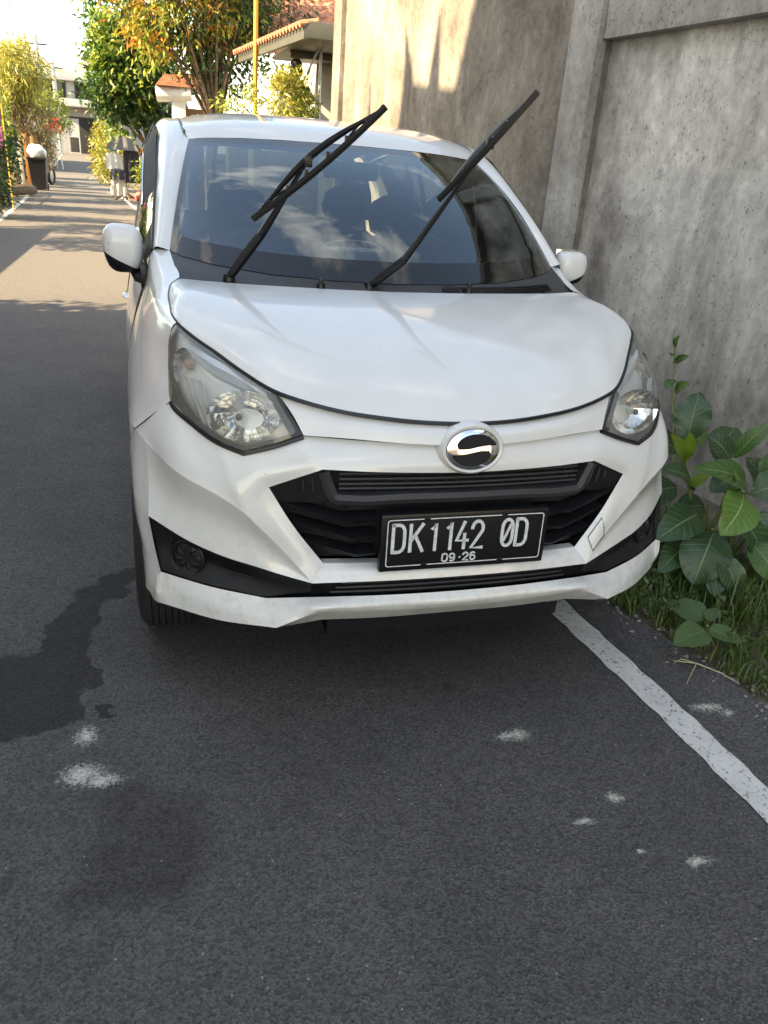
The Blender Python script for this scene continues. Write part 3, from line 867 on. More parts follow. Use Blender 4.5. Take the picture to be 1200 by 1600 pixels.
# ---- number plate
PC = Vector((0.0, -.004, .567)); tilt = .045
pm = Matrix.Rotation(-tilt, 3, 'X')                         # leans back
def pw_(x, z, y=0.0):
    return tuple(pm @ Vector((x, y, z)) + PC)
mb = MB()
mb.box((0, 0, 0), (.456, .022, .156), bevel=.006)
mb.v = [tuple(pm @ (Vector(v) + Vector((0, .008, 0))) + PC) for v in mb.v]
plate = mb.build('license_plate', M['satin'], car)
mb = MB(); mb.box((0, -.004, .002), (.432, .003, .134), bevel=.001)
mb.v = [tuple(pm @ Vector(v) + PC) for v in mb.v]
mb.build('plate_sheet', M['plate'], plate)
mb = MB()
def rrect(w, h, r_, n=5):
    o_ = []
    for cx_, cz_, a0 in ((w/2-r_, h/2-r_, 0), (-w/2+r_, h/2-r_, 90), (-w/2+r_, -h/2+r_, 180), (w/2-r_, -h/2+r_, 270)):
        for k_ in range(n + 1):
            a = R(a0 + 90 * k_ / n); o_.append((cx_ + r_ * math.cos(a), cz_ + r_ * math.sin(a)))
    return o_
oa = rrect(.426, .129, .008); ob_ = rrect(.4205, .1235, .006)
k = len(oa)
vs = [pw_(x, z + .002, -.0068) for x, z in oa] + [pw_(x, z + .002, -.0068) for x, z in ob_]
mb.add(vs, [(i, (i + 1) % k, k + (i + 1) % k, k + i) for i in range(k)])
mb.build('plate_border', M['platewhite'], plate, smooth=False)
def arc(cx, cz, rx, rz, a0, a1, n=8):
    return [(cx + rx * math.cos(R(a0 + (a1 - a0) * i / n)), cz + rz * math.sin(R(a0 + (a1 - a0) * i / n))) for i in range(n + 1)]
GLY = {
 'D': [[(0, 0), (0, 1)], [(0, 1), (.45, 1)] + arc(.45, .72, .52, .28, 90, 0)[1:] + arc(.45, .28, .52, .28, 0, -90) + [(0, 0)]],
 'K': [[(0, 0), (0, 1)], [(.95, 1), (.08, .42)], [(.35, .60), (1, 0)]],
 '1': [[(.15, .80), (.6, 1), (.6, 0)]],
 '4': [[(.62, 1), (.0, .30), (1, .30)], [(.68, .55), (.68, 0)]],
 '2': [[(.04, .74)] + arc(.5, .73, .46, .27, 170, -20) + [(.04, .0), (1, 0)]],
 '0': [arc(.5, .72, .48, .28, 0, 180) + arc(.5, .28, .48, .28, 180, 360) + [(.98, .72)]],
 '/': [[(.22, .22), (.78, .80)]],
 '9': [arc(.5, .68, .46, .30, 0, 360, 14), [(.96, .68), (.93, .3)] + arc(.5, .3, .43, .29, -10, -140)],
 '6': [arc(.5, .32, .46, .30, 0, 360, 14), [(.04, .32), (.07, .7)] + arc(.5, .7, .43, .29, 170, 40)],
 '.': [[(.4, .45), (.6, .45)]],
}
def glyph(ch, x0, x1, z0, z1, w):
    mb = MB()
    for st in GLY[ch]:
        P = [(x0 + (x1 - x0) * a, z0 + (z1 - z0) * b) for a, b in st]
        L_, R_ = [], []
        for i in range(len(P)):
            t = Vector(P[min(i + 1, len(P) - 1)]) - Vector(P[max(i - 1, 0)])
            if t.length < 1e-9: t = Vector((0, 1))
            t.normalize(); nn = Vector((-t.y, t.x)) * w / 2
            ext = t * (w / 2 if i == len(P) - 1 else (-w / 2 if i == 0 else 0)) * .6
            L_.append(Vector(P[i]) + nn + ext); R_.append(Vector(P[i]) - nn + ext)
        k_ = len(P)
        vs = [pw_(v.x, v.y, -.0075) for v in L_] + [pw_(v.x, v.y, -.0075) for v in R_]
        vs += [pw_(v.x, v.y, -.005) for v in L_] + [pw_(v.x, v.y, -.005) for v in R_]
        fs = []
        for i in range(k_ - 1):
            fs += [(i, i + 1, k_ + i + 1, k_ + i), (i, 2 * k_ + i, 2 * k_ + i + 1, i + 1), (k_ + i, k_ + i + 1, 3 * k_ + i + 1, 3 * k_ + i)]
        mb.add(vs, fs)
    return mb
zt, zb = .052, -.022
for ch, a, b_ in (('D', -.197, -.166), ('K', -.151, -.118), ('1', -.098, -.076), ('1', -.056, -.035), ('4', -.027, .004), ('2', .013, .045), ('0', .098, .128), ('D', .138, .168)):
    mb = glyph(ch, a, b_, zb, zt, .0085)
    if ch == '0':
        m2 = glyph('/', a, b_, zb, zt, .007); mb.add(m2.v, m2.f)
    mb.build('plate_character', M['platewhite'], plate, smooth=False)
for ch, a in (('0', -.062), ('9', -.042), ('.', -.021), ('2', -.005), ('6', .015)):
    mb = glyph(ch, a, a + .0145, -.056, -.0345, .0042)
    if ch == '.': pass
    mb.build('plate_character', M['platewhite'], plate, smooth=False)
for sx in (-.11, .10):
    for zz in (.064, -.060):
        mb = MB(); mb.box((0, 0, 0), (.016, .004, .007), bevel=.001)
        mb.v = [pw_(v[0] + sx, v[2] + zz, v[1] - .006) for v in mb.v]; mb.build('plate_clip', M['satin'], plate)

# ---- badge: dark oval, chrome ring and slanting band
BC = Vector((0, .026, .803)); bt = Matrix.Rotation(-.16, 3, 'X')
def bpt(x, z, y): return tuple(bt @ Vector((x, y, z)) + BC)
mb = MB(); n = 40
prof = [(1.26, 1.30, .022), (1.20, 1.22, -.002), (1.10, 1.12, -.010), (1.0, 1.0, -.008)]
rows = [[bpt(.071 * a * math.cos(2 * math.pi * j / n), .052 * b_ * math.sin(2 * math.pi * j / n), y) for j in range(n + 1)] for a, b_, y in prof]
grid_mesh(np.array(rows), mb); mb.build('badge_surround', PAINT, car, merge=True)
mb = MB()
rows = [[bpt(.071 * a * math.cos(2 * math.pi * j / n), .052 * a * math.sin(2 * math.pi * j / n), y) for j in range(n + 1)] for a, y in ((1.0, -.004), (.97, -.011), (.88, -.0145), (.6, -.0155), (.0, -.016))]
grid_mesh(np.array(rows), mb); badge = mb.build('badge', M['chrome'], car, merge=True)
up_ = [(-.040, .003), (-.045, .013), (-.036, .027), (-.018, .0365), (.004, .040), (.028, .037), (.048, .026), (.058, .013), (.040, .0115), (.018, .0095), (.0, .006), (-.018, .003)]
for sg in (1, -1):
    lp = spline([(sg * x, sg * z - (.001 if sg < 0 else .001), 0) for x, z in up_] + [(sg * up_[0][0], sg * up_[0][1] - .001, 0)], 3)[:-1]
    mb = MB(); mb.prism([bpt(q[0], q[1], -.0150) for q in lp], bt @ Vector((0, -.0030, 0)))
    mb.build('badge_inset', M['void'], badge, smooth=False)

# ---- headlights
hl_low = [(.687, .48, 1.012), (.705, .48, .983), (.714, .44, .924), (.716, .385, .880), (.713, .32, .842), (.665, .235, .812), (.608, .17, .785), (.549, .135, .768), (.475, .118, .792), (.408, .113, .816)]
hl_hi = [(.687, .48, 1.012), (.672, .455, 1.004), (.651, .42, .991), (.625, .38, .978), (.597, .341, .967), (.568, .298, .952), (.537, .255, .938), (.505, .217, .925), (.469, .18, .911), (.408, .113, .816)]
bl_h = [0, .012, .022, .028, .030, .028, .026, .02, .012, 0]
for s in (1, -1):
    fx = lambda P: [(s * q[0], q[1], q[2]) for q in P]
    root = thing('headlight', '', '', (0, 0, 0)); del root['label'], root['category']
    root.parent = car; root.location = -car.location
    def hpart(name, mb, mat, **kw):
        o_ = mb.build(name, mat, None, **kw); o_.parent = root; return o_
    mids = []
    for t_ in (.33, .67):
        mids.append([tuple(Vector(a).lerp(Vector(b_), t_) + Vector((w * .45, -w, w * .35)) * .9) for a, b_, w in zip(hl_hi, hl_low, bl_h)])
    brk = (8,)
    LG = grid_surface([fx(hl_hi), fx(mids[0]), fx(mids[1]), fx(hl_low)], 6, 6, (7, 8))
    mb = MB(); grid_mesh(LG, mb); hpart('lens', mb, M['lens'], merge=True)
    # housing behind the lens
    cenl = np.array([s * .60, .29, .885])
    HG = cenl + (LG - cenl) * .985 + np.array([-s * .012, .055, -.006])
    mb = MB(); grid_mesh(HG, mb); hpart('housing', mb, M['lamp_grey'], merge=True)
    # side wall of the housing
    loop = np.concatenate([LG[0], LG[-1][::-1]])
    loop2 = np.concatenate([HG[0], HG[-1][::-1]])
    mb = MB(); grid_mesh(np.array([loop, loop2]), mb); hpart('housing_wall', mb, M['lampwall'])
    # black bead along the lower edge and carbon-dark inner edge
    mb = MB(); pts = spline(fx(hl_low), 6, (7,))[24:] + np.array([0, -.003, -.002])
    mb.tube(pts, .0065, 6); hpart('bead', mb, M['satin'])
    mb = MB(); ii = spline(fx([(.469, .18, .911), (.445, .152, .875), (.408, .113, .816)]), 6); i2 = spline(fx([(.487, .182, .897), (.463, .154, .858), (.437, .120, .812)]), 6)
    grid_mesh(np.array([ii + [0, -.004, 0], i2 + [0, -.0055, 0]]), mb); hpart('inner_trim', mb, M['charcoal'])
    # main dish: paraboloid facing forward
    def dish(c, rx, rz, depth, nrm, rings=7, n_=28, flut=0.0):
        q = Vector(nrm).normalized().to_track_quat('Z', 'Y').to_matrix()
        rws_ = []
        for i in range(rings + 1):
            t_ = i / rings
            row = []
            for j in range(n_ + 1):
                an = 2 * math.pi * j / n_
                ff = 1 + flut * math.cos(14 * an) * t_
                row.append(tuple(q @ Vector((rx * t_ * math.cos(an) * ff, rz * t_ * math.sin(an) * ff, depth * t_ * t_)) + Vector(c)))
            rws_.append(row)
        m_ = MB(); grid_mesh(np.array(rws_), m_); return m_
    m_ = dish((s * .536, .220, .842), .090, .064, .048, (s * .22, -1, .10), rings=6, n_=18); hpart('reflector', m_, M['reflector'], smooth=False)
    mb = MB(); mb.lathe([(.0, .0), (.007, .0), (.0085, .012), (.0085, .03), (.005, .038), (.0, .039)], n=14)
    q = Vector((s * .22, -1, .10)).normalized().to_track_quat('Z', 'Y').to_matrix()
    mb.v = [tuple(q @ Vector(v) + Vector((s * .547, .222, .838))) for v in mb.v]; hpart('bulb', mb, M['lamp_grey'])
    mb = MB(); mb.lathe([(.0075, .037), (.0088, .039), (.0085, .042), (.0, .043)], n=14)
    mb.v = [tuple(q @ Vector(v) + Vector((s * .547, .222, .838))) for v in mb.v]; hpart('bulb_cap', mb, M['satin'])
    # bright vertical reflector strip with flutes
    for j in range(3):
        mb = MB()
        xo = .620 + .014 * j; yo = .245 + .017 * j
        a = spline(fx([(xo + .018, yo + .032, .908), (xo + .006, yo + .004, .870), (xo - .012, yo - .022, .822), (xo - .02, yo - .04, .800)]), 6)
        b_ = a + np.array([s * .0125, .010, .004])
        c2 = (a + b_) / 2 + np.array([s * .002, -.009, 0])
        grid_mesh(np.array([a, c2, b_]), mb); hpart('reflector_strip', mb, M['silver'])
    # chrome upper shelf
    mb = MB()
    a = spline(fx([(.650, .36, .945), (.60, .30, .915), (.53, .235, .893), (.478, .185, .862)]), 6)
    b_ = spline(fx([(.665, .40, .975), (.615, .345, .955), (.548, .272, .930), (.487, .20, .897)]), 6)
    grid_mesh(np.array([a, (a + b_) / 2 + [0, -.006, .004], b_]), mb); hpart('upper_shelf', mb, M['silver'])
    # turn signal chamber and amber bulb
    m_ = dish((s * .668, .39, .915), .030, .05, .02, (s * .55, -1, .15), n_=18); hpart('signal_dish', m_, M['reflector'], merge=True)
    mb = MB(); mb.lathe([(.0, .04), (.008, .038), (.0125, .030), (.014, .02), (.012, .0)], n=14)
    q2 = Vector((s * .3, -1, .1)).normalized().to_track_quat('Z', 'Y').to_matrix()
    mb.v = [tuple(q2 @ Vector(v) + Vector((s * .655, .385, .925))) for v in mb.v]; hpart('signal_bulb', mb, M['amber'])
    # dark lower bezel
    mb = MB()
    a = spline(fx([(.704, .365, .885), (.672, .285, .842), (.615, .205, .798), (.553, .155, .780), (.48, .135, .800)]), 6)
    b_ = spline(fx([(.712, .345, .842), (.666, .245, .812), (.609, .18, .786), (.551, .143, .770), (.476, .126, .793)]), 6)
    grid_mesh(np.array([a, b_]), mb); hpart('lower_bezel', mb, M['satin'])

# ---- fenders
for s in (1, -1):
    fx = lambda P: [(s * q[0], q[1], q[2]) for q in P]
    r0 = [(.687, .48, 1.012), (.701, .62, 1.034), (.700, .745, 1.052), (.669, .837, 1.072), (.680, .98, 1.100), (.690, 1.078, 1.126)]
    r0b = [(.697, .482, 1.003), (.722, .62, 1.022), (.733, .745, 1.036), (.722, .837, 1.056), (.728, .98, 1.083), (.741, 1.119, 1.121)]
    r1 = [(.705, .48, .983), (.742, .62, .990), (.760, .745, .996), (.766, .86, 1.004), (.770, 1.0, 1.010), (.772, 1.15, 1.015)]
    r2 = [(.714, .44, .924), (.766, .60, .925), (.790, .745, .925), (.800, .88, .928), (.803, 1.02, .930), (.800, 1.15, .935)]
    r3 = [(.713, .32, .842), (.776, .50, .840), (.812, .70, .835), (.826, .86, .830), (.832, 1.0, .825), (.832, 1.13, .825)]
    r4 = [(.808, .43, .735), (.822, .52, .735), (.832, .70, .730), (.840, .86, .725), (.844, 1.0, .720), (.845, 1.12, .720)]
    ac, az, ar = .70, .295, .335
    def arc_p(deg, x): return (x, ac - ar * math.cos(R(deg)), az + ar * math.sin(R(deg)))
    r5 = [(.818, .47, .715), arc_p(63, .830), arc_p(88, .835), arc_p(115, .840), arc_p(140, .845), arc_p(172, .848)]
    Gf = grid_surface([fx(r0), fx(r0b), fx(r1), fx(r2), fx(r3), fx(r4)], 5, 4)
    r5b = [(.818, .47, .70), arc_p(63, .830), arc_p(88, .835), arc_p(110, .840), arc_p(130, .845), arc_p(150, .846)]
    Gf2 = grid_surface([fx(r4), fx(r5b)], 5, 3)
    r6a = [arc_p(150, .846), arc_p(162, .846), arc_p(176, .842), (.838, 1.03, .24)]
    r6b = [(.845, 1.12, .72), (.848, 1.115, .55), (.846, 1.11, .40), (.838, 1.105, .24)]
    Gf3 = grid_surface([fx(r6a), fx(r6b)], 5, 3)
    patches('fender', [Gf, Gf2, Gf3], PAINT, sharp=24)
    # arch lip and dark liner
    mb = MB()
    a = np.array(fx([arc_p(d, .792) for d in np.linspace(-4, 184, 26)]))
    b_ = a.copy(); b_[:, 0] -= s * .30
    grid_mesh(np.array([a, b_]), mb); mb.build('wheel_arch_liner', M['void'], car)

# ---- doors and rear body (side profile swept along the car)
def flare(y):
    t = min(1, max(0, (y - 1.12) / .6)); return .048 * t * t * (3 - 2 * t)
def side_prof(y):
    """(z,x) pairs of the flank at station y"""
    t = max(0, (y - 2.9) / 1.15)
    tap = .055 * t * t
    belt = 1.015 + .035 * (y - 1.12)
    f = flare(y)
    return [(.24, .815 - tap), (.33, .838 - tap), (.50, .847 + .3 * f - tap), (.70, .845 + .4 * f - tap), (.80, .834 + .7 * f - tap), (.92, .806 + .9 * f - tap), (belt, .775 + f - tap * 1.1)]
def side_patch(s, ys, zi=None):
    rows = []
    for y in ys:
        pr_ = side_prof(y)
        rows.append([(s * x, y, z) for z, x in pr_])
    return grid_surface(rows, 4, 3)
for s in (1, -1):
    fx = lambda P: [(s * q[0], q[1], q[2]) for q in P]
    d1 = patches('front_door', [side_patch(s, (1.125, 1.5, 2.09))], PAINT)
    d2 = patches('rear_door', [side_patch(s, (2.10, 2.5, 2.97))], PAINT)
    patches('rear_quarter', [side_patch(s, (2.98, 3.3, 3.7, 4.03))], PAINT)
    for dd, yh in ((d1, 1.98), (d2, 2.86)):
        mb = MB(); mb.tube(fx([(.850, yh - .17, .845), (.866, yh - .13, .85), (.867, yh - .05, .85), (.850, yh, .845)]), [.012, .014, .014, .012], 8, flat=.6)
        mb.build('door_handle', PAINT, dd)
    # black shut lines
    for yy in (1.1225, 2.095, 2.975):
        mb = MB(); mb.tube(spline([(s * (x + .0005), yy, z) for z, x in side_prof(yy)], 4), .003, 5); mb.build('door_gap', M['satin'], car)
    # sill
    mb = MB(); mb.tube(fx([(.79, 1.0, .245), (.79, 2.0, .24), (.79, 3.0, .245)]), .04, 8); mb.build('sill', PAINT, car)
    # side glass and frames
    def wl(y): return (s * (.772 + flare(y)), y, 1.018 + .035 * (y - 1.12))
    def wu(y):
        yy = np.interp(y, [1.12, 1.5, 1.80, 2.1, 2.6, 3.3, 3.9], [0, 0, 0, 0, 0, 0, 0])
        zz = np.interp(y, [1.12, 1.5, 1.85, 2.1, 2.6, 3.3, 3.9], [1.115, 1.335, 1.485, 1.515, 1.53, 1.52, 1.44])
        xx = np.interp(y, [1.12, 1.5, 1.85, 2.1, 2.6, 3.3, 3.9], [.745, .716, .704, .712, .716, .710, .67])
        return (s * xx, y, zz)
    for nm, ya, yb in (('side_window', 1.30, 2.04), ('side_window', 2.13, 2.93), ('side_window', 3.03, 3.70)):
        ys = np.linspace(ya, yb, 7)
        lo = [wl(y) for y in ys]; hi = [wu(y) for y in ys]
        mid = [tuple(Vector(a).lerp(Vector(b_), .5) + Vector((s * .012, 0, 0))) for a, b_ in zip(lo, hi)]
        mb = MB(); grid_mesh(grid_surface([lo, mid, hi], 3, 5), mb); mb.build(nm, M['sideglass'], car)
    # pillars between the windows
    for ya, yb, mt in ((1.12, 1.30, 'rubber'), (2.04, 2.13, 'rubber'), (2.93, 3.03, 'rubber'), (3.70, 4.0, None)):
        ys = np.linspace(ya, yb, 4)
        lo = [wl(y) for y in ys]; hi = [wu(y) for y in ys]
        mid = [tuple(Vector(a).lerp(Vector(b_), .5) + Vector((s * .014, 0, 0))) for a, b_ in zip(lo, hi)]
        mb = MB(); grid_mesh(grid_surface([lo, mid, hi], 3, 5), mb); mb.build('window_pillar', M[mt] if mt else PAINT, car)
    # belt trim and smoked rain visor above the windows
    mb = MB(); mb.tube([tuple(Vector(wl(y)) + Vector((s * .006, 0, .0))) for y in np.linspace(1.13, 3.7, 12)], .008, 6); mb.build('belt_trim', M['satin'], car)
    for ya, yb in ((1.42, 2.06), (2.12, 2.95)):
        ys = np.linspace(ya, yb, 9)
        a = [tuple(Vector(wu(y)) + Vector((s * .006, 0, .004))) for y in ys]
        b_ = [tuple(Vector(wu(y)).lerp(Vector(wl(y)), .20) + Vector((s * .034, 0, 0))) for y in ys]
        mb = MB(); grid_mesh(grid_surface([a, b_], 2, 2), mb); vz = mb.build('rain_visor', M['rubber'], car)
        mb = MB(); mb.tube([tuple(Vector(q) + Vector((s * .003, 0, 0))) for q in b_], .004, 6); mb.build('chrome_strip', M['chrome'], vz)

# ---- roof, A pillars
ws_bot = [(0, .790, 1.084), (.20, .806, 1.086), (.40, .860, 1.092), (.57, .950, 1.105), (.66, 1.030, 1.118), (.690, 1.078, 1.126)]
ws_top = [(0, 1.570, 1.490), (.18, 1.578, 1.489), (.34, 1.602, 1.486), (.47, 1.640, 1.480), (.555, 1.683, 1.473), (.593, 1.713, 1.467)]
rf = [ws_top,
      [(0, 1.64, 1.527), (.18, 1.648, 1.526), (.34, 1.67, 1.522), (.47, 1.70, 1.514), (.56, 1.735, 1.503), (.605, 1.76, 1.492)],
      [(0, 1.86, 1.572), (.18, 1.865, 1.571), (.34, 1.875, 1.566), (.47, 1.89, 1.556), (.56, 1.91, 1.541), (.615, 1.92, 1.528)],
      [(0, 2.35, 1.603), (.18, 2.35, 1.602), (.34, 2.35, 1.597), (.47, 2.35, 1.586), (.565, 2.35, 1.568), (.625, 2.35, 1.548)],
      [(0, 3.0, 1.603), (.18, 3.0, 1.602), (.34, 3.0, 1.597), (.47, 3.0, 1.585), (.56, 3.0, 1.567), (.62, 3.0, 1.547)],
      [(0, 3.6, 1.578), (.18, 3.6, 1.577), (.34, 3.6, 1.572), (.46, 3.6, 1.56), (.55, 3.6, 1.541), (.605, 3.6, 1.52)],
      [(0, 4.0, 1.530), (.18, 4.0, 1.529), (.34, 4.0, 1.525), (.45, 3.99, 1.513), (.53, 3.98, 1.494), (.575, 3.96, 1.472)]]
Gr = grid_surface([full(r_) for r_ in rf], 5, 5)
roof = patches('roof', [Gr], PAINT)
for s in (1, -1):
    fx = lambda P: [(s * q[0], q[1], q[2]) for q in P]
    # A pillar running into the cant rail
    inn = [(.690, 1.078, 1.126), (.655, 1.30, 1.265), (.622, 1.52, 1.381), (.593, 1.713, 1.467), (.615, 1.92, 1.528), (.625, 2.35, 1.548), (.62, 3.0, 1.547), (.605, 3.6, 1.52), (.575, 3.96, 1.472)]
    ou = [(.742, 1.119, 1.121), (.729, 1.32, 1.238), (.714, 1.54, 1.352), (.702, 1.80, 1.464), (.710, 2.1, 1.510), (.714, 2.5, 1.524), (.708, 3.1, 1.518), (.69, 3.6, 1.484), (.66, 3.93, 1.43)]
    md = [tuple(Vector(a).lerp(Vector(b_), .5) + Vector((s * 0 + .012, -.014, .012))) for a, b_ in zip(inn, ou)]
    patches('pillar', [grid_surface([fx(inn), fx(md), fx(ou)], 5, 5)], PAINT)
    # drip moulding in the roof ditch
    mb = MB(); mb.tube(spline(fx([(.606, 1.76, 1.4925), (.615, 1.92, 1.5285), (.625, 2.35, 1.5485), (.62, 3.0, 1.5475), (.605, 3.6, 1.5205)]), 5), .005, 6); mb.build('roof_moulding', M['charcoal'], car)
    # pillar-to-door gap
    mb = MB(); mb.tube(spline(fx([(.744, 1.121, 1.119), (.732, 1.322, 1.236), (.717, 1.542, 1.350), (.705, 1.80, 1.462)]), 5), .006, 6); mb.build('pillar_seal', M['satin'], car)

# ---- windscreen: clear pane and black border
def ws_surface(u, v):
    """u -1..1 across, v 0 (bottom) .. 1 (top)"""
    b_ = WSB(u); t_ = WST(u)
    bow = .045 * math.sin(math.pi * v)
    q = b_ * (1 - v) + t_ * v
    return q + np.array([0, -.62 * bow, .78 * bow]) * (1.0 - .25 * abs(u))
_b = spline(full(ws_bot), 10); _t = spline(full(ws_top), 10)
_s = np.linspace(-1, 1, len(_b))
WSB = lambda u: np.array([np.interp(u, _s, _b[:, k_]) for k_ in range(3)])
WST = lambda u: np.array([np.interp(u, _s, _t[:, k_]) for k_ in range(3)])
def loop_uv(u0, u1, v0, v1, r_, n_=6, m=10):
    o_ = []
    ru, rv = r_, r_ * 1.5
    cs = [(u1 - ru, v1 - rv, 0), (u0 + ru, v1 - rv, 90), (u0 + ru, v0 + rv, 180), (u1 - ru, v0 + rv, 270)]
    for ci, (cu, cv, a0) in enumerate(cs):
        arcp = [(cu + ru * math.cos(R(a0 + 90 * k_ / n_)), cv + rv * math.sin(R(a0 + 90 * k_ / n_))) for k_ in range(n_ + 1)]
        o_ += arcp
        nx = cs[(ci + 1) % 4]
        nxp = (nx[0] + ru * math.cos(R(nx[2])), nx[1] + rv * math.sin(R(nx[2])))
        for k_ in range(1, m):
            t_ = k_ / m
            o_.append((arcp[-1][0] * (1 - t_) + nxp[0] * t_, arcp[-1][1] * (1 - t_) + nxp[1] * t_))
    return o_
lo_in = loop_uv(-.905, .905, .115, .93, .13)
lo_out = loop_uv(-.999, .999, .001, .999, .03)
A_in = np.array([ws_surface(*q) for q in lo_in]); A_out = np.array([ws_surface(*q) for q in lo_out])
mb = MB()
rws = []
for t_ in np.linspace(0, 1, 7):
    rws.append([ws_surface(a[0] * (1 - t_) + b_[0] * t_, a[1] * (1 - t_) + b_[1] * t_) for a, b_ in zip(lo_out, lo_in)])
rws = np.array(rws); rws = np.concatenate([rws, rws[:, :1]], 1)
grid_mesh(rws, mb)
wind = None
mbg = MB(); cuv = (0, .53)
rg = []
for t_ in np.linspace(0, 1, 9):
    rg.append([ws_surface(a[0] * (1 - t_) + cuv[0] * t_, a[1] * (1 - t_) + cuv[1] * t_) for a in lo_in])
rg = np.array(rg); rg = np.concatenate([rg, rg[:, :1]], 1)
grid_mesh(rg, mbg)
wind = mbg.build('windscreen', M['glass'], car, merge=True)
mb.build('windscreen_border', M['frit'], wind, merge=True)

# ---- cowl
mb = MB()
hood_rear_low = [(q[0], q[1] + .004, q[2] - .012) for q in (rear[0], rear[2], rear[5], rear[9], rear[12], rear[13])]
cw_mid = [(0, .772, 1.066), (.2, .785, 1.066), (.45, .826, 1.071), (.60, .886, 1.084), (.665, .955, 1.098), (.681, .985, 1.103)]
cw_top = [(q[0], q[1] + .004, q[2] - .001) for q in ws_bot]
grid_mesh(grid_surface([full(hood_rear_low), full(cw_mid), full(cw_top)], 6, 4), mb)
cowl = mb.build('cowl', M['charcoal'], car)
for i in range(4):
    mb = MB(); dy = .012 * i
    mb.tube(spline([(.16, .762 + dy, 1.0665 + dy * .3), (.32, .778 + dy, 1.0685 + dy * .3), (.46, .80 + dy, 1.072 + dy * .3), (.575, .832 + dy, 1.078 + dy * .3)], 5), .0032, 5); mb.build('vent_slat', M['satin'], cowl)
for xx in (.22, .30, .38, .46, .54):
    mb = MB(); y0 = .764 + .12 * (xx - .16)
    mb.tube([(xx, y0 + .0, 1.068), (xx, y0 + .05, 1.081)], .003, 5); mb.build('vent_rib', M['satin'], cowl)
for xx in (-.246, .246):
    mb = MB(); mb.lathe([(.014, -.01), (.014, .004), (.010, .012), (.004, .015), (0, .0155)], (xx, .772, 1.073), 14)
    mb.box((xx, .772, 1.090), (.012, .016, .012), bevel=.002); mb.build('washer_nozzle', M['satin'], cowl)

# ---- raised wipers
def wiper(base, mid, tip0, tip1, elbow):
    root = thing('wiper', '', ''); del root['label'], root['category']
    root.parent = car; root.location = -car.location
    base, mid, tip0, tip1, elbow = map(Vector, (base, mid, tip0, tip1, elbow))
    mb = MB()
    mb.lathe([(.0, .02), (.016, .018), (.019, .004), (.019, -.02)], tuple(base), 14)
    mb.tube([base + Vector((0, 0, .006)), base.lerp(elbow, .45) + Vector((0, -.004, .006)), elbow], [.016, .019, .017], 8, flat=.75)
    mb.tube([elbow, elbow.lerp(mid, .3), elbow.lerp(mid, .7), mid], [.017, .014, .009, .008], 8, flat=.65)
    o_ = mb.build('wiper_arm', M['satin'], None); o_.parent = root
    bm_ = MB()
    ax = (tip1 - tip0)
    L_ = ax.length; d = ax.normalized()
    side = (mid - (tip0 + tip1) / 2)
    side = side - d * side.dot(d)
    if side.length < 1e-4: side = Vector((0, -1, .2))
    side.normalize()
    # rubber with curved back bow, links of the frame
    pts = [tip0 + d * (L_ * t_) - side * (.012 * math.sin(math.pi * t_)) for t_ in np.linspace(0, 1, 13)]
    bm_.tube(pts, .0068, 6, flat=1.5)
    bow = [tip0 + d * (L_ * t_) + side * (.006 + .026 * math.sin(math.pi * (t_ - .1) / .8)) for t_ in np.linspace(.1, .9, 13)]
    bm_.tube(bow, [.005 + .006 * math.sin(math.pi * i / 12) for i in range(13)], 6)
    for t_ in (.02, .14, .28, .42, .58, .72, .86, .98):
        a_ = tip0 + d * (L_ * t_)
        bm_.box(a_ + side * .002, (.010, .010, .016))
    for ta, tb in ((.02, .28), (.72, .98)):
        bm_.tube([tip0 + d * (L_ * ta) + side * .001, tip0 + d * (L_ * (ta + tb) / 2) + side * .014, tip0 + d * (L_ * tb) + side * .001], .0035, 5)
    bm_.box(mid + side * -.004, (.022, .016, .03), bevel=.003)
    o_ = bm_.build('wiper_blade', M['satin'], None); o_.parent = root
wiper((-.520, .838, 1.072), (-.322, .640, 1.425), (-.468, .66, 1.264), (-.126, .58, 1.569), (-.430, .775, 1.215))
wiper((-.085, .795, 1.068), (.185, .590, 1.505), (.059, .62, 1.347), (.292, .55, 1.639), (.010, .745, 1.165))

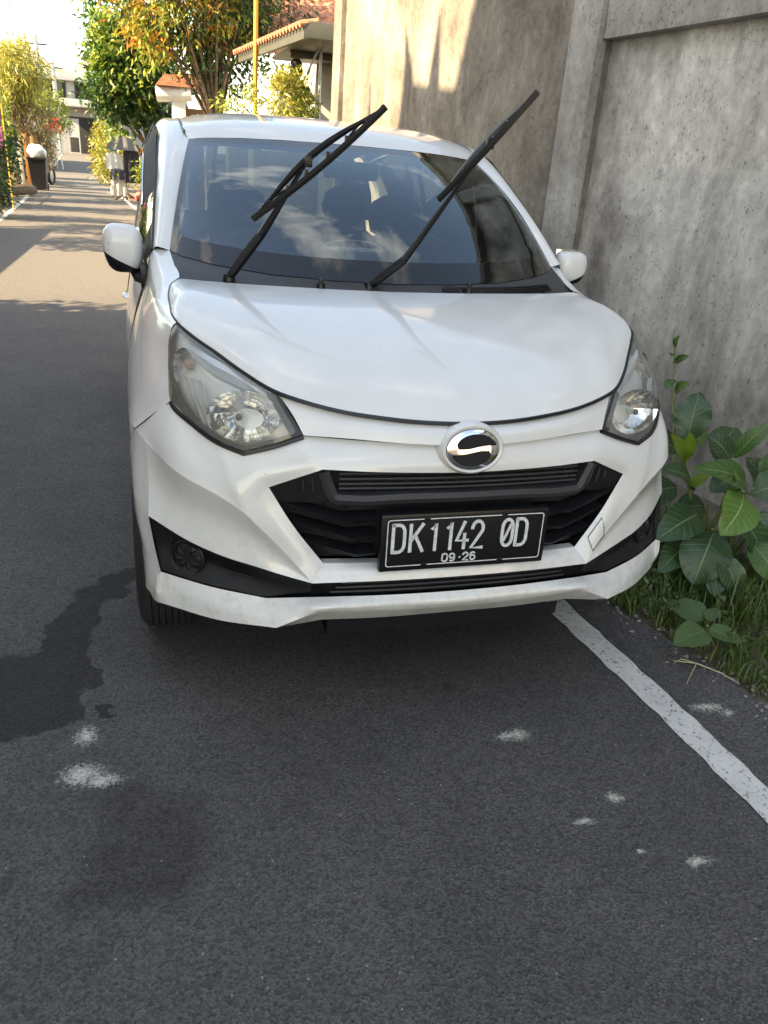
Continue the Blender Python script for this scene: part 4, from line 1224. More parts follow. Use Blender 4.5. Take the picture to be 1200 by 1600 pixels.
# ---- mirrors
for s in (1, -1):
    root = thing('side_mirror', '', ''); del root['label'], root['category']
    root.parent = car; root.location = -car.location
    c = Vector((s * .838, 1.21, 1.112))
    n_, m_ = 48, 40
    rows = []
    for i in range(m_ + 1):
        v = -math.pi / 2 + math.pi * i / m_
        row = []
        for j in range(n_ + 1):
            u = 2 * math.pi * j / n_
            def sp(a, e): return math.copysign(abs(a) ** e, a)
            x = sp(math.cos(v), .55) * sp(math.cos(u), .6)
            y = sp(math.cos(v), .8) * sp(math.sin(u), .9)
            z = sp(math.sin(v), .62)
            k = 1 - .16 * max(0, -z) - .05 * max(0, z)
            row.append((c.x + s * (.066 * x * k + .004 * z), c.y + (.050 if y < 0 else .028) * y, c.z + (.078 if s < 0 else .062) * z))
        rows.append(row)
    G = np.array(rows)
    def mirror_piece(nm, keep_low, mat):
        mb = MB(); grid_mesh(G, mb); o_ = mb.build(nm, mat, None, merge=True); o_.parent = root
        bm = bmesh.new(); bm.from_mesh(o_.data)
        pco = c + Vector((s * .066, 0, -.004)); pno = Vector((-s * .50, -.12, 1.0)).normalized()     # slanting parting line
        bmesh.ops.bisect_plane(bm, geom=list(bm.verts) + list(bm.edges) + list(bm.faces), plane_co=pco, plane_no=-pno if not keep_low else pno, clear_outer=True)
        bm.to_mesh(o_.data); bm.free(); o_.data.polygons.foreach_set('use_smooth', [True] * len(o_.data.polygons))
    mirror_piece('mirror_cap', False, PAINT); mirror_piece('mirror_shell', True, M['satin'])
    mb = MB(); mb.tube([(s * .80, 1.22, 1.045), (s * .79, 1.20, 1.025), (s * .765, 1.20, 1.02)], [.028, .03, .035], 10, flat=.6)
    mb.box((s * .775, 1.20, 1.035), (.022, .19, .075), bevel=.006)
    o_ = mb.build('mirror_foot', M['satin'], None); o_.parent = root
    mb = MB(); mb.box((s * .838, 1.240, 1.113), (.105, .004, .13), bevel=.0015); o_ = mb.build('mirror_glass', M['chrome'], None); o_.parent = root

# ---- wheels
def wheel(x, y, steer=0.0):
    root = thing('wheel', '', ''); del root['label'], root['category']
    root.parent = car; root.location = Vector((x, y, .290)) - car.location; root.rotation_euler.z = steer
    sgn = 1 if x > 0 else -1
    mb = MB()
    w = .0875
    prof = [(.185, -w * .92), (.20, -w), (.245, -w * 1.02), (.272, -w * .93), (.284, -w * .78)]
    for k in range(-3, 4):
        a = k * w * .22
        prof += [(.289, a - w * .085), (.289, a + w * .085), (.2815, a + w * .095), (.2815, a + w * .125)]
    prof += [(.284, w * .78), (.272, w * .93), (.245, w * 1.02), (.20, w), (.185, w * .92)]
    mb.lathe(prof, n=48, axis='x'); o_ = mb.build('tyre', M['rubber'], None, sharp=40); o_.parent = root
    mb = MB()
    mb.lathe([(.187, sgn * .078), (.180, sgn * .086), (.172, sgn * .080), (.165, sgn * .03), (.165, -sgn * .08)], n=40, axis='x')
    for k in range(10):
        a = 2 * math.pi * k / 10
        d = Vector((0, math.cos(a), math.sin(a))); e_ = Vector((0, -d.z, d.y))
        mb.tube([d * .03 + Vector((sgn * .068, 0, 0)), d * .10 + Vector((sgn * .074, 0, 0)), d * .172 + Vector((sgn * .070, 0, 0))], [.016, .012, .015], 6, flat=.7)
    mb.lathe([(.0, sgn * .085), (.03, sgn * .083), (.045, sgn * .07), (.05, sgn * .04)], n=20, axis='x')
    o_ = mb.build('rim', M['alloy'], None); o_.parent = root
    mb = MB(); mb.lathe([(.0, sgn * .02), (.12, sgn * .02), (.12, sgn * .005)], n=24, axis='x'); o_ = mb.build('brake_disc', M['charcoal'], None); o_.parent = root
for s in (1, -1):
    wheel(s * .745, .68); wheel(s * .745, 3.22)
    mb = MB(); ac2 = 3.22
    # rear arch liner so that the flank reads as cut out
    mb.tube([(s * .842, ac2 - .345 * math.cos(R(d)), .295 + .345 * math.sin(R(d))) for d in range(0, 181, 10)], .02, 6); mb.build('arch_trim', M['satin'], car)

# ---- tail
mb = MB()
t0 = full([(0, 4.0, 1.530), (.34, 4.0, 1.525), (.575, 3.96, 1.472)])
t1 = full([(0, 4.02, 1.47), (.36, 4.02, 1.465), (.62, 3.98, 1.42)])
grid_mesh(grid_surface([t0, t1], 5, 2), mb)
t2 = full([(0, 4.07, 1.07), (.36, 4.06, 1.07), (.70, 4.00, 1.07)])
t3 = full([(0, 4.10, .75), (.40, 4.09, .75), (.78, 4.02, .75)])
t4 = full([(0, 4.12, .50), (.40, 4.11, .50), (.79, 4.02, .50)])
t5 = full([(0, 4.08, .28), (.40, 4.07, .28), (.77, 4.00, .28)])
grid_mesh(grid_surface([t2, t3, t4, t5], 5, 4), mb)
for s in (1, -1):
    a = [(s * .62, 3.98, 1.42), (s * .67, 3.99, 1.25), (s * .70, 4.00, 1.07)]
    b_ = [(s * .50, 4.01, 1.44), (s * .52, 4.04, 1.25), (s * .54, 4.05, 1.07)]
    c2 = [(s * .655, 3.90, 1.42), (s * .71, 3.90, 1.25), (s * .745, 3.95, 1.07)]
    grid_mesh(np.array([c2, a, b_]), mb)
mb.build('tailgate', PAINT, car, merge=True)
mb = MB(); grid_mesh(grid_surface([full([(0, 4.02, 1.47), (.36, 4.02, 1.465), (.51, 4.01, 1.44)]), full([(0, 4.07, 1.07), (.36, 4.06, 1.07), (.54, 4.05, 1.07)])], 5, 4), mb)
mb.build('rear_window', M['sideglass'], car)

# ---- cabin
mb = MB()
da = full([(0, .84, 1.080), (.35, .90, 1.086), (.62, 1.04, 1.098)])
db = full([(0, 1.05, 1.094), (.35, 1.07, 1.098), (.68, 1.12, 1.080)])
dc = full([(0, 1.30, 1.080), (.35, 1.32, 1.092), (.70, 1.32, 1.045)])
dd = full([(0, 1.38, .99), (.35, 1.38, .99), (.72, 1.38, .96)])
de = full([(0, 1.36, .62), (.35, 1.36, .62), (.72, 1.36, .60)])
grid_mesh(grid_surface([da, db, dc, dd, de], 5, 4), mb); mb.build('dashboard', M['cabin'], car)
mb = MB(); mb.box((0, 2.5, .34), (1.5, 3.0, .06)); mb.build('floor_pan', M['cabin'], car)
mb = MB(); mb.box((0, .48, .72), (1.06, .04, .42)); mb.box((0, .85, .75), (1.2, .04, .5)); mb.build('engine_bulkhead', M['void'], car)
for s in (1, -1):
    mb = MB(); mb.box((s * .74, 2.5, .65), (.05, 2.7, .66)); mb.build('door_lining', M['cabin'], car)
# headlining under the roof
mb = MB(); Gh = Gr.copy(); Gh[..., 2] -= .03; Gh[..., 0] *= .98; grid_mesh(Gh[3:], mb); mb.build('headlining', simple('grey_headlining', (.30, .30, .29), .9), car)
def seat(x, y, w=.50, rear_=False):
    root = thing('rear_seat' if rear_ else 'seat', '', ''); del root['label'], root['category']
    root.parent = car; root.location = Vector((x, y, 0)) - car.location
    def loft(secs, nm, mat):
        rows = []
        for (cy, cz, hw, hd) in secs:
            rows.append([(hw * math.copysign(abs(math.cos(a)) ** .55, math.cos(a)), cy + hd * math.copysign(abs(math.sin(a)) ** .7, math.sin(a)), cz) for a in np.linspace(0, 2 * math.pi, 25)])
        top = [[(0, secs[-1][0], secs[-1][1] + .01)] * 25]
        m_ = MB(); grid_mesh(np.concatenate([np.array(rows), np.array(top)]), m_)
        o_ = m_.build(nm, mat, None, merge=True); o_.parent = root
    loft([(0, .48, w * .46, .07), (.02, .62, w * .5, .075), (.06, .85, w * .5, .075), (.10, 1.0, w * .44, .06), (.115, 1.08, w * .36, .05), (.12, 1.10, w * .2, .03)], 'backrest', M['seat'])
    for hx in ((0,) if not rear_ else (-.32, .32)):
        rws_ = []
        for (cy, cz, hw, hd) in ((.12, 1.10, .05, .03), (.125, 1.14, .12, .045), (.13, 1.20, .135, .05), (.135, 1.27, .115, .045), (.14, 1.30, .06, .02)):
            rws_.append([(hx + hw * math.cos(a), cy + hd * math.sin(a), cz) for a in np.linspace(0, 2 * math.pi, 21)])
        m_ = MB(); grid_mesh(np.array(rws_), m_); o_ = m_.build('headrest', M['seat'], None, merge=True); o_.parent = root
    m_ = MB(); m_.box((0, -.22, .50), (w, .52, .16), bevel=.05); o_ = m_.build('cushion', M['seat'], None); o_.parent = root
seat(-.37, 1.98); seat(.37, 1.98); seat(0, 2.85, 1.25, True)
mb = MB()
sc_ = Vector((-.37, 1.46, 1.02)); q = Vector((0, .85, .52)).normalized().to_track_quat('Z', 'Y').to_matrix()
mb.tube([tuple(q @ Vector((.18 * math.cos(a), .18 * math.sin(a), 0)) + sc_) for a in np.linspace(0, 2 * math.pi, 30, endpoint=False)], .014, 8, closed=True)
for a in (R(0), R(180), R(270)):
    mb.tube([tuple(sc_), tuple(q @ Vector((.175 * math.cos(a), .175 * math.sin(a), 0)) + sc_)], .018, 6)
mb.lathe([(.0, .03), (.05, .025), (.06, 0)], n=16); 
mb.v[-48:] = [tuple(q @ Vector(v) + sc_) for v in mb.v[-48:]]
mb.tube([tuple(sc_), (-.37, 1.30, .90)], .04, 8)
mb.build('steering_wheel', M['cabin'], car)
mb = MB(); mb.box((0.02, 1.58, 1.40), (.22, .03, .065), bevel=.012); mb.tube([(0, 1.60, 1.43), (0, 1.62, 1.485)], .008, 6); mb.build('rear_view_mirror', M['cabin'], car)

# ---- cream tray on the dashboard
tray = thing('handled_tray', 'small cream plastic basket with a thin handle lying on the dashboard', 'basket', (-.055, 1.17, 1.094))
def tr_row(w, d, z): return [(tray.location.x + w * math.copysign(abs(math.cos(a)) ** .6, math.cos(a)), tray.location.y + d * math.copysign(abs(math.sin(a)) ** .6, math.sin(a)), 1.097 + z) for a in np.linspace(0, 2 * math.pi, 29)]
mb = MB(); grid_mesh(np.array([tr_row(.0, .0, .003), tr_row(.085, .05, .002), tr_row(.105, .065, .035), tr_row(.112, .07, .05), tr_row(.106, .065, .05), tr_row(.083, .048, .008), tr_row(0, 0, .008)]), mb)
mb.build('bowl', M['basket'], tray, merge=True)
mb = MB(); mb.tube([(tray.location.x + .108 * math.cos(a), 1.17 + .0, 1.147 + .03 * math.sin(a)) for a in np.linspace(0, math.pi, 14)], .003, 6); mb.build('handle', M['basket'], tray)
pk = MB(); pk.box((-.015, 1.17, 1.132), (.05, .05, .03), bevel=.006); tag(pk.build('packet', M['basket']), 'pale packet inside the cream basket on the dashboard', 'packet')
pk = MB(); pk.lathe([(0, .026), (.012, .024), (.018, .012), (.018, -.01)], (-.09, 1.17, 1.13), 14); tag(pk.build('bottle_cap', M['basket']), 'round pale cap inside the cream basket on the dashboard', 'cap')

# ================================================================ HOUSES ON THE LEFT OF THE LANE (they shade the car)
render_white = simple('cream_render', (.50, .47, .41), .9, var=.2, scale=3, bump=.3, bscale=30)
brick_red = simple('red_brick', (.30, .13, .085), .9, var=.3, scale=14, bump=.5, bscale=40)
stone_grey = simple('grey_carved_stone', (.22, .21, .20), .9, var=.3, scale=10, bump=.5, bscale=30)
M['tile'] = simple('terracotta_tile', (.46, .19, .11), .85, var=.35, scale=9, bump=.3, bscale=50)
M['dark'] = simple('dark_opening', (.02, .02, .022), .7)
M['white'] = simple('white_painted_wall', (.66, .66, .64), .8, var=.08, scale=3)
M['wood'] = simple('brown_wood', (.16, .09, .05), .7, var=.35, scale=12)
M['bark'] = simple('tree_bark', (.15, .10, .065), .9, var=.4, scale=18, bump=.6, bscale=40)
M['steel'] = simple('galvanised_tube', (.42, .43, .43), .4, metal=.6)
M['greypaint'] = simple('olive_grey_painted_metal', (.07, .07, .056), .55, var=.12, scale=5)

def block(name, x0, x1, y0, y1, z0, z1, mat, parent=None, bev=.01):
    mb = MB(); mb.box(((x0 + x1) / 2, (y0 + y1) / 2, (z0 + z1) / 2), (x1 - x0, y1 - y0, z1 - z0), bevel=bev)
    return mb.build(name, mat, parent)

h = thing('town_house', 'tall cream rendered two storey house opposite the concrete wall', 'house', (-7.5, -2, 0))
block('house_wall', -10.5, -4.9, -6.2, 2.34, -.1, 8.2, render_white, h)
block('roof_slab', -10.8, -4.75, -6.4, 2.345, 8.2, 8.42, stone_grey, h)
for yy in (-4.6, -2.2, .3):
    for zz in (1.0, 4.9):
        w_ = block('window', -4.93, -4.86, yy - .6, yy + .6, zz, zz + 1.5, M['white'], h)
        block('pane', -4.858, -4.85, yy - .5, yy - .03, zz + .1, zz + 1.4, M['frit'], w_, 0)
        block('pane', -4.858, -4.85, yy + .03, yy + .5, zz + .1, zz + 1.4, M['frit'], w_, 0)
        block('sill', -4.87, -4.78, yy - .68, yy + .68, zz - .08, zz, stone_grey, w_)

tw = thing('shrine_tower', 'red brick shrine tower with three carved spires across the lane', 'tower', (-5.2, 3.1, 0))
block('tower_body', -5.7, -4.7, 2.66, 3.92, -.1, 5.95, brick_red, tw)
block('tower_cornice', -5.75, -4.66, 2.65, 3.93, 5.95, 6.2, stone_grey, tw)
def spire(y, z0, z1, w0, lean=0.0, nm='spire'):
    mb = MB()
    pts = [(-5.0, y + lean * (t_ ** 2), z0 + (z1 - z0) * t_) for t_ in np.linspace(0, 1, 9)]
    rad_ = [w0 * (1 - t_) ** 1.25 + .008 + .012 * math.sin(t_ * 9) ** 2 * (1 - t_) for t_ in np.linspace(0, 1, 9)]
    mb.tube(pts, rad_, 8); return mb.build(nm, stone_grey, tw)
spire(3.33, 6.15, 6.98, .15); spire(3.78, 6.1, 6.84, .17, .17); spire(2.86, 6.1, 6.74, .17, -.18)
sp2 = MB(); sp2.tube([(-5.0, 4.62, 0), (-5.0, 4.62, 5.6), (-5.0, 4.62, 6.4)], [.09, .08, .01], 8)
tag(sp2.build('tall_post', M['bark']), 'tall tapering wooden post beside the shrine tower', 'post')
gw = thing('garden_wall', 'red brick garden wall with stone coping left of the lane', 'wall', (-4.8, 5, 0))
block('wall_section', -4.9, -4.7, 2.35, 5.3, -.1, 2.55, brick_red, gw)
block('coping', -4.95, -4.66, 2.35, 5.32, 2.55, 2.66, stone_grey, gw)
block('wall_section', -4.9, -4.7, 5.3, 13.2, -.1, 1.42, brick_red, gw)
block('coping', -4.95, -4.66, 5.32, 13.2, 1.42, 1.52, stone_grey, gw)

# ================================================================ FOLIAGE
def leaf_mesh(name, pts, nrm_bias, L_, W_, mat, parent=None, fold=.15, droop=0.0, seed=1, along=None):
    """pts (n,3) leaf bases; every leaf is a pointed folded blade of two quads"""
    r = np.random.default_rng(seed); n = len(pts)
    d = r.normal(size=(n, 3)); d /= np.linalg.norm(d, axis=1)[:, None]
    if along is not None: d = d * .75 + along
    d[:, 2] -= droop
    d /= np.linalg.norm(d, axis=1)[:, None]
    u = r.normal(size=(n, 3)); u[:, 2] = abs(u[:, 2]) + nrm_bias
    s_ = np.cross(d, u); s_ /= np.linalg.norm(s_, axis=1)[:, None] + 1e-9
    nn = np.cross(s_, d)
    l = L_ * r.uniform(.6, 1.25, n)[:, None]; w = W_ * r.uniform(.7, 1.2, n)[:, None]
    b0 = pts; t0 = pts + d * l - nn * l * .12
    m0 = pts + d * l * .45
    a = m0 + s_ * w * .5 + nn * w * fold; c = m0 - s_ * w * .5 + nn * w * fold
    V = np.stack([b0, a, t0, c, m0], 1).reshape(-1, 3)
    i0 = np.arange(n) * 5
    F = np.concatenate([np.stack([i0, i0 + 1, i0 + 2, i0 + 4], 1), np.stack([i0, i0 + 4, i0 + 2, i0 + 3], 1)])
    me = bpy.data.meshes.new(name)
    me.vertices.add(len(V)); me.vertices.foreach_set('co', V.ravel())
    me.loops.add(F.size); me.loops.foreach_set('vertex_index', F.ravel())
    me.polygons.add(len(F)); me.polygons.foreach_set('loop_start', np.arange(0, F.size, 4)); me.polygons.foreach_set('loop_total', np.full(len(F), 4))
    me.update(calc_edges=True); me.validate()
    me.materials.append(mat)
    ob = bpy.data.objects.new(name, me); COL.objects.link(ob)
    if parent is not None:
        ob.parent = parent
        if parent.parent is None: ob.location = -parent.location
    return ob

def clumps(center, rad, n_cl, per, spread, seed, shell=.55):
    r = np.random.default_rng(seed)
    d = r.normal(size=(n_cl, 3)); d /= np.linalg.norm(d, axis=1)[:, None]
    rr = (shell + (1 - shell) * r.random(n_cl)) * r.uniform(.82, 1.12, n_cl)
    C = np.array(center) + d * rr[:, None] * np.array(rad)
    P = np.repeat(C, per, 0) + r.normal(size=(n_cl * per, 3)) * spread
    out_d = np.repeat(d, per, 0)
    return P, out_d, C

def tree(name, label, base, height, crowns, leafmats, trunk_r=.09, stems=1, cat='tree', L_=.13, W_=.05, seed=3, group=None, droop=.1, limb_to=None, bark=None):
    root = thing(name, label, cat, base, group)
    r = random.Random(seed)
    b0 = Vector(base)
    mb = MB()
    tops = []
    for k in range(stems):
        off = Vector((r.uniform(-.12, .12) * (stems > 1), r.uniform(-.12, .12) * (stems > 1), 0))
        pts = [b0 + off + Vector((r.uniform(-.05, .05) * i, r.uniform(-.05, .05) * i, height * i / 5)) for i in range(6)]
        mb.tube(pts, [trunk_r * (1 - .13 * i) for i in range(6)], 8); tops.append(pts)
    mb.build('trunk', M['bark'] if bark is None else bark, root)
    li = MB()
    k = 0
    for ci, (c, rd, ncl, per, spr) in enumerate(crowns):
        P, D, C = clumps(c, rd, ncl, per, spr, seed + ci * 7)
        for q in C[::max(1, len(C) // 14)]:
            st = r.choice(tops); a = st[r.randint(3, 5)]
            q = Vector(q); md = a.lerp(q, .5) + Vector((0, 0, .1))
            li.tube([a, md, q], [trunk_r * .38, trunk_r * .22, .008], 5)
        leaf_mesh('crown', P, .35, L_, W_, leafmats[ci % len(leafmats)], root, seed=seed + ci, droop=droop, along=D * .5)
    if li.v: li.build('limb', M['bark'], root)['kind'] = 'stuff'
    return root

LF = {
 'green': foliage('mid_green_leaf', [(.035, .085, .018), (.06, .14, .025), (.10, .20, .035), (.16, .26, .05)]),
 'dark': foliage('deep_green_leaf', [(.02, .05, .016), (.035, .085, .022), (.06, .12, .03)]),
 'orange': foliage('orange_young_leaf', [(.30, .26, .03), (.58, .30, .04), (.60, .20, .05), (.46, .36, .05), (.20, .24, .03)]),
 'yellow': foliage('yellow_green_leaf', [(.30, .30, .05), (.42, .38, .08), (.24, .28, .05), (.50, .42, .12)]),
 'dry': foliage('dry_straw_leaf', [(.20, .14, .07), (.32, .24, .12), (.26, .20, .10), (.16, .12, .05)]),
 'pink': foliage('pink_petal', [(.60, .16, .36), (.72, .30, .50), (.55, .10, .28)]),
 'red': foliage('red_petal', [(.60, .06, .06), (.50, .10, .10)]),
 'lime': foliage('lime_leaf', [(.16, .24, .03), (.26, .32, .05), (.32, .34, .06)]),
}
# tree with orange young leaves beside the house
tree('orange_leaf_tree', 'tall bushy tree with orange young leaves beside the tiled house', (.24, 13.0, 0), 3.0,
     [((.15, 13.0, 4.0), (1.5, 1.2, 1.35), 150, 44, .16), ((-.35, 12.6, 3.9), (1.15, .9, 1.2), 60, 44, .13), ((.35, 12.9, 2.75), (.55, .5, .55), 34, 36, .14), ((.0, 12.8, 3.7), (1.5, 1.1, 1.1), 60, 44, .15)],
     [LF['dark'], LF['orange'], LF['dark'], LF['lime']], .08, 3, L_=.14, W_=.042, seed=11, droop=.35)
tree('broadleaf_tree', 'dense glossy green tree behind the clothes stand', (-.75, 20.0, 0), 2.4,
     [((-1.25, 20.0, 3.2), (1.0, .9, 1.4), 150, 38, .15), ((-1.45, 19.6, 2.65), (.75, .6, .65), 60, 34, .14), ((-1.2, 19.5, 3.4), (.9, .7, 1.3), 60, 30, .15), ((-.5, 19.6, 2.6), (.6, .6, 1.0), 50, 34, .14)],
     [LF['green'], LF['dark'], LF['lime'], LF['dark']], .08, 1, L_=.17, W_=.075, seed=23, droop=.15)
# shrubs behind the clothes stand
tree('yellow_shrub', 'yellow green shrub at the foot of the glossy green tree', (-1.85, 25.0, 0), .7,
     [((-1.85, 25.0, .95), (.62, .5, .75), 60, 30, .12)], [LF['yellow']], .03, 3, 'shrub', .15, .05, 31)
tree('roadside_shrub', 'light green shrub beside the pale picket fence', (-.62, 19.6, 0), .7,
     [((-.62, 19.6, .75), (.5, .4, .65), 44, 30, .12)], [LF['lime']], .03, 3, 'shrub', .14, .045, 33)
# croton in a pot under the canopy and its neighbours
# ---- left side of the lane
tree('flowering_hedge', 'dark green roadside bush with pink blossoms', (-4.15, 15.6, 0), 1.0,
     [((-4.1, 15.6, .95), (.72, .7, .95), 90, 34, .12), ((-3.62, 15.1, 1.42), (.22, .25, .12), 12, 26, .05)], [LF['dark'], LF['pink']], .04, 3, 'bush', .15, .05, 41)
tree('frangipani_tree', 'pale yellow green tree with strappy leaves behind the wheelie bin', (-4.75, 27.5, gz(27.5)), 2.6,
     [((-4.55, 27.2, 3.35), (.78, .7, .75), 70, 34, .16), ((-4.9, 27.8, 2.7), (.6, .6, .7), 40, 30, .15)], [LF['yellow'], LF['lime']], .07, 2, 'tree', .30, .04, 47, droop=.3)
tree('dry_bush', 'brown dried out bush standing behind the wheelie bin', (-4.4, 27.8, gz(27.8)), 1.5,
     [((-4.3, 27.8, 1.85), (.58, .5, .8), 70, 26, .15), ((-4.25, 27.6, 1.2), (.4, .4, .5), 34, 24, .12)], [LF['dry']], .035, 5, 'bush', .22, .025, 53, droop=.5)
tree('red_flower_shrub', 'green shrub with a few red blossoms near the lane end', (-4.9, 36.5, gz(36.5)), 1.8,
     [((-4.75, 36.4, 2.5), (.75, .6, .85), 60, 30, .15), ((-4.65, 35.9, 2.05), (.3, .2, .2), 8, 14, .08)], [LF['lime'], LF['red']], .04, 3, 'shrub', .17, .06, 59)
tree('verge_shrub', 'dark green shrub by the white easel frames near the lane end', (-5.2, 33.0, gz(33)), 1.0,
     [((-4.95, 33.0, .95), (.5, .6, .8), 50, 30, .14)], [LF['dark']], .04, 3, 'shrub', .17, .06, 61)
tree('corner_shrub', 'yellow green shrub against the white building at the lane end', (-3.2, 47, gz(47)), 1.0,
     [((-3.0, 47, gz(47) + 1.0), (.9, .6, .9), 60, 30, .18)], [LF['yellow']], .04, 3, 'shrub', .22, .08, 63)
for i, (x, y, rr, hh, lb) in enumerate(((-4.75, 18.6, .75, 1.5, 'dense dark bush behind the bare trunk on the left verge'), (-4.9, 21.2, .8, 1.7, 'dense dark bush beside the low bamboo stakes'), (-5.15, 24.0, .8, 1.8, 'dense dark bush between the bamboo stakes and the bin'), (-5.6, 30.5, .9, 2.2, 'dense dark bush behind the parked motorbikes'))):
    tree('verge_bush', lb, (x, y, gz(y)), hh * .6, [((x, y, hh * .62 + gz(y)), (rr, rr, hh * .6), 70, 30, .14), ((x + .1, y - .2, hh + gz(y)), (rr * .8, rr * .7, hh * .25), 20, 26, .12)], [LF['dark'], LF['lime']], .04, 3, 'bush', .18, .06, 141 + i, 'bushes along the left verge')
# trees beyond the low garden wall: they throw the leafy shadows over the lane
for i, (x, y, hh, rr, lb) in enumerate(((-5.55, 5.0, 2.4, .62, 'small frangipani by the tall end of the garden wall'), (-6.1, 10.9, 3.4, 1.15, 'leafy green tree behind the low garden wall'), (-5.7, 13.2, 3.0, 1.0, 'leafy green tree at the far end of the garden wall'), (-5.6, 17.8, 3.2, 1.0, 'tall green tree behind the pink flowered bush'), (-6.0, 21.6, 3.4, 1.1, 'round green tree between the flowered bush and the wheelie bin'))):
    tree('garden_tree', lb, (x, y, 0), hh * .8, [((x, y, hh), (rr, rr, rr * .8), 46, 26, .16)], [LF['green'] if i % 2 else LF['dark']], .07, 1, 'tree', .22, .08, 71 + i, 'trees behind the garden wall')

# ================================================================ BACKGROUND THINGS
# ---- leaning tree trunk and yellow pole at the left verge
mb = MB(); mb.tube([(-3.98, 17.6, -.05), (-3.86, 17.8, 1.4), (-3.72, 18.0, 3.5), (-3.70, 18, 4.6)], [.11, .09, .08, .07], 8)
tag(mb.build('bare_trunk', M['bark']), 'bare brown trunk rising from the pink flowered bush', 'tree trunk')
mb = MB(); mb.tube([(-3.62, 17.2, 0), (-3.62, 17.2, 2.05)], .013, 8)
tag(mb.build('marker_pole', simple('yellow_paint', (.65, .42, .03), .5)), 'thin yellow pole beside the pink flowered bush', 'pole')
# ---- wheelie bin with a white sack
wb_ = thing('wheelie_bin', 'dark grey wheelie bin with a white sack on top at the lane edge', 'bin', (-4.12, 25.9, gz(25.9)))
mb = MB(); bx, by, bz = wb_.location
def sq(w, d, z): return [(bx - w, by - d, bz + z), (bx + w, by - d, bz + z), (bx + w, by + d, bz + z), (bx - w, by + d, bz + z), (bx - w, by - d, bz + z)]
grid_mesh(np.array([sq(.19, .20, .03), sq(.25, .27, .86), sq(.28, .30, .87), sq(.28, .30, .92), sq(.23, .25, .92), sq(.22, .24, .7)]), mb); mb.build('bin_body', M['black'], wb_, sharp=20)
for s in (-1, 1):
    mb = MB(); mb.lathe([(.0, -.02), (.09, -.02), (.09, .02), (0, .02)], (bx + s * .2, by + .24, bz + .09), 14, 'x'); mb.build('wheel', M['rubber'], wb_)
mb = MB(); mb.tube([(bx - .24, by + .3, bz + .88), (bx, by + .36, bz + .92), (bx + .24, by + .3, bz + .88)], .02, 6); mb.build('handle', M['charcoal'], wb_)
def blob(c, r3, seed, amp=.18, n=20, m=12):
    r_ = random.Random(seed); ph = [r_.uniform(0, 6) for _ in range(6)]
    rows = []
    for i in range(m + 1):
        v = -math.pi / 2 + math.pi * i / m; row = []
        for j in range(n + 1):
            u = 2 * math.pi * j / n
            k = 1 + amp * (math.sin(3 * u + ph[0]) * math.cos(2 * v + ph[1]) + .6 * math.sin(5 * u + 4 * v + ph[2]) * math.cos(v))
            row.append((c[0] + r3[0] * k * math.cos(v) * math.cos(u), c[1] + r3[1] * k * math.cos(v) * math.sin(u), c[2] + r3[2] * k * math.sin(v)))
        rows.append(row)
    mb = MB(); grid_mesh(np.array(rows), mb); return mb
M['sack'] = simple('white_sack', (.72, .71, .68), .6, var=.1, scale=20)
tag(blob((bx, by, bz + 1.07), (.27, .26, .20), 5).build('sack', M['sack'], merge=True), 'white plastic sack bulging out of the wheelie bin', 'sack')
# ---- motorbike parked behind the bin
def motorbike(x, y, rz, label):
    z = gz(y)
    root = thing('motorbike', label, 'motorbike', (x, y, z), 'motorbikes on the left verge'); root.rotation_euler.z = rz
    def mp(nm, mb, mat):
        o_ = mb.build(nm, mat, None); o_.parent = root; return o_
    for yy in (-.62, .62):
        mb = MB(); mb.lathe([(.20, -.045), (.27, -.05), (.29, 0), (.27, .05), (.20, .045)], (0, yy, .29), 22, 'x'); w_ = mp('wheel', mb, M['rubber'])
        mb = MB(); mb.lathe([(.0, .03), (.05, .03), (.20, .02), (.20, -.02), (.05, -.03), (0, -.03)], (0, yy, .29), 18, 'x'); o_ = mb.build('rim', M['alloy'], None); o_.parent = w_
    mb = MB(); rows = []
    for (yy, zz, hw, hh) in ((.85, .70, .03, .03), (.6, .72, .10, .10), (.2, .62, .13, .14), (-.15, .50, .09, .08), (-.42, .62, .12, .16), (-.58, .85, .10, .14), (-.60, .98, .06, .05)):
        rows.append([(hw * math.cos(a), yy, zz + hh * math.sin(a)) for a in np.linspace(0, 2 * math.pi, 13)])
    grid_mesh(np.array(rows), mb); mp('fairing', mb, M['satin'])
    mb = MB(); mb.box((0, .3, .80), (.22, .62, .09), bevel=.03); mp('seat', mb, M['rubber'])
    mb = MB(); mb.tube([(-.33, -.40, 1.0), (-.1, -.52, 1.0), (.1, -.52, 1.0), (.33, -.40, 1.0)], .018, 6); mp('handlebar', mb, M['charcoal'])
    mb = MB(); mb.tube([(0, -.52, .95), (0, -.62, .29)], .03, 6); mp('fork', mb, M['steel'])
    for s in (-1, 1):
        mb = MB(); mb.tube([(s * .25, -.45, 1.0), (s * .28, -.47, 1.16)], .008, 5); mb.box((s * .29, -.47, 1.2), (.1, .02, .07), bevel=.01); mp('mirror', mb, M['satin'])
    mb = MB(); mb.box((0, -.62, .80), (.14, .05, .10), bevel=.02); mp('headlamp', mb, M['reflector'])
motorbike(-4.30, 28.6, R(-15), 'dark motorbike parked right behind the wheelie bin')
motorbike(-4.75, 29.6, R(25), 'dark motorbike half hidden under the dried out bush')
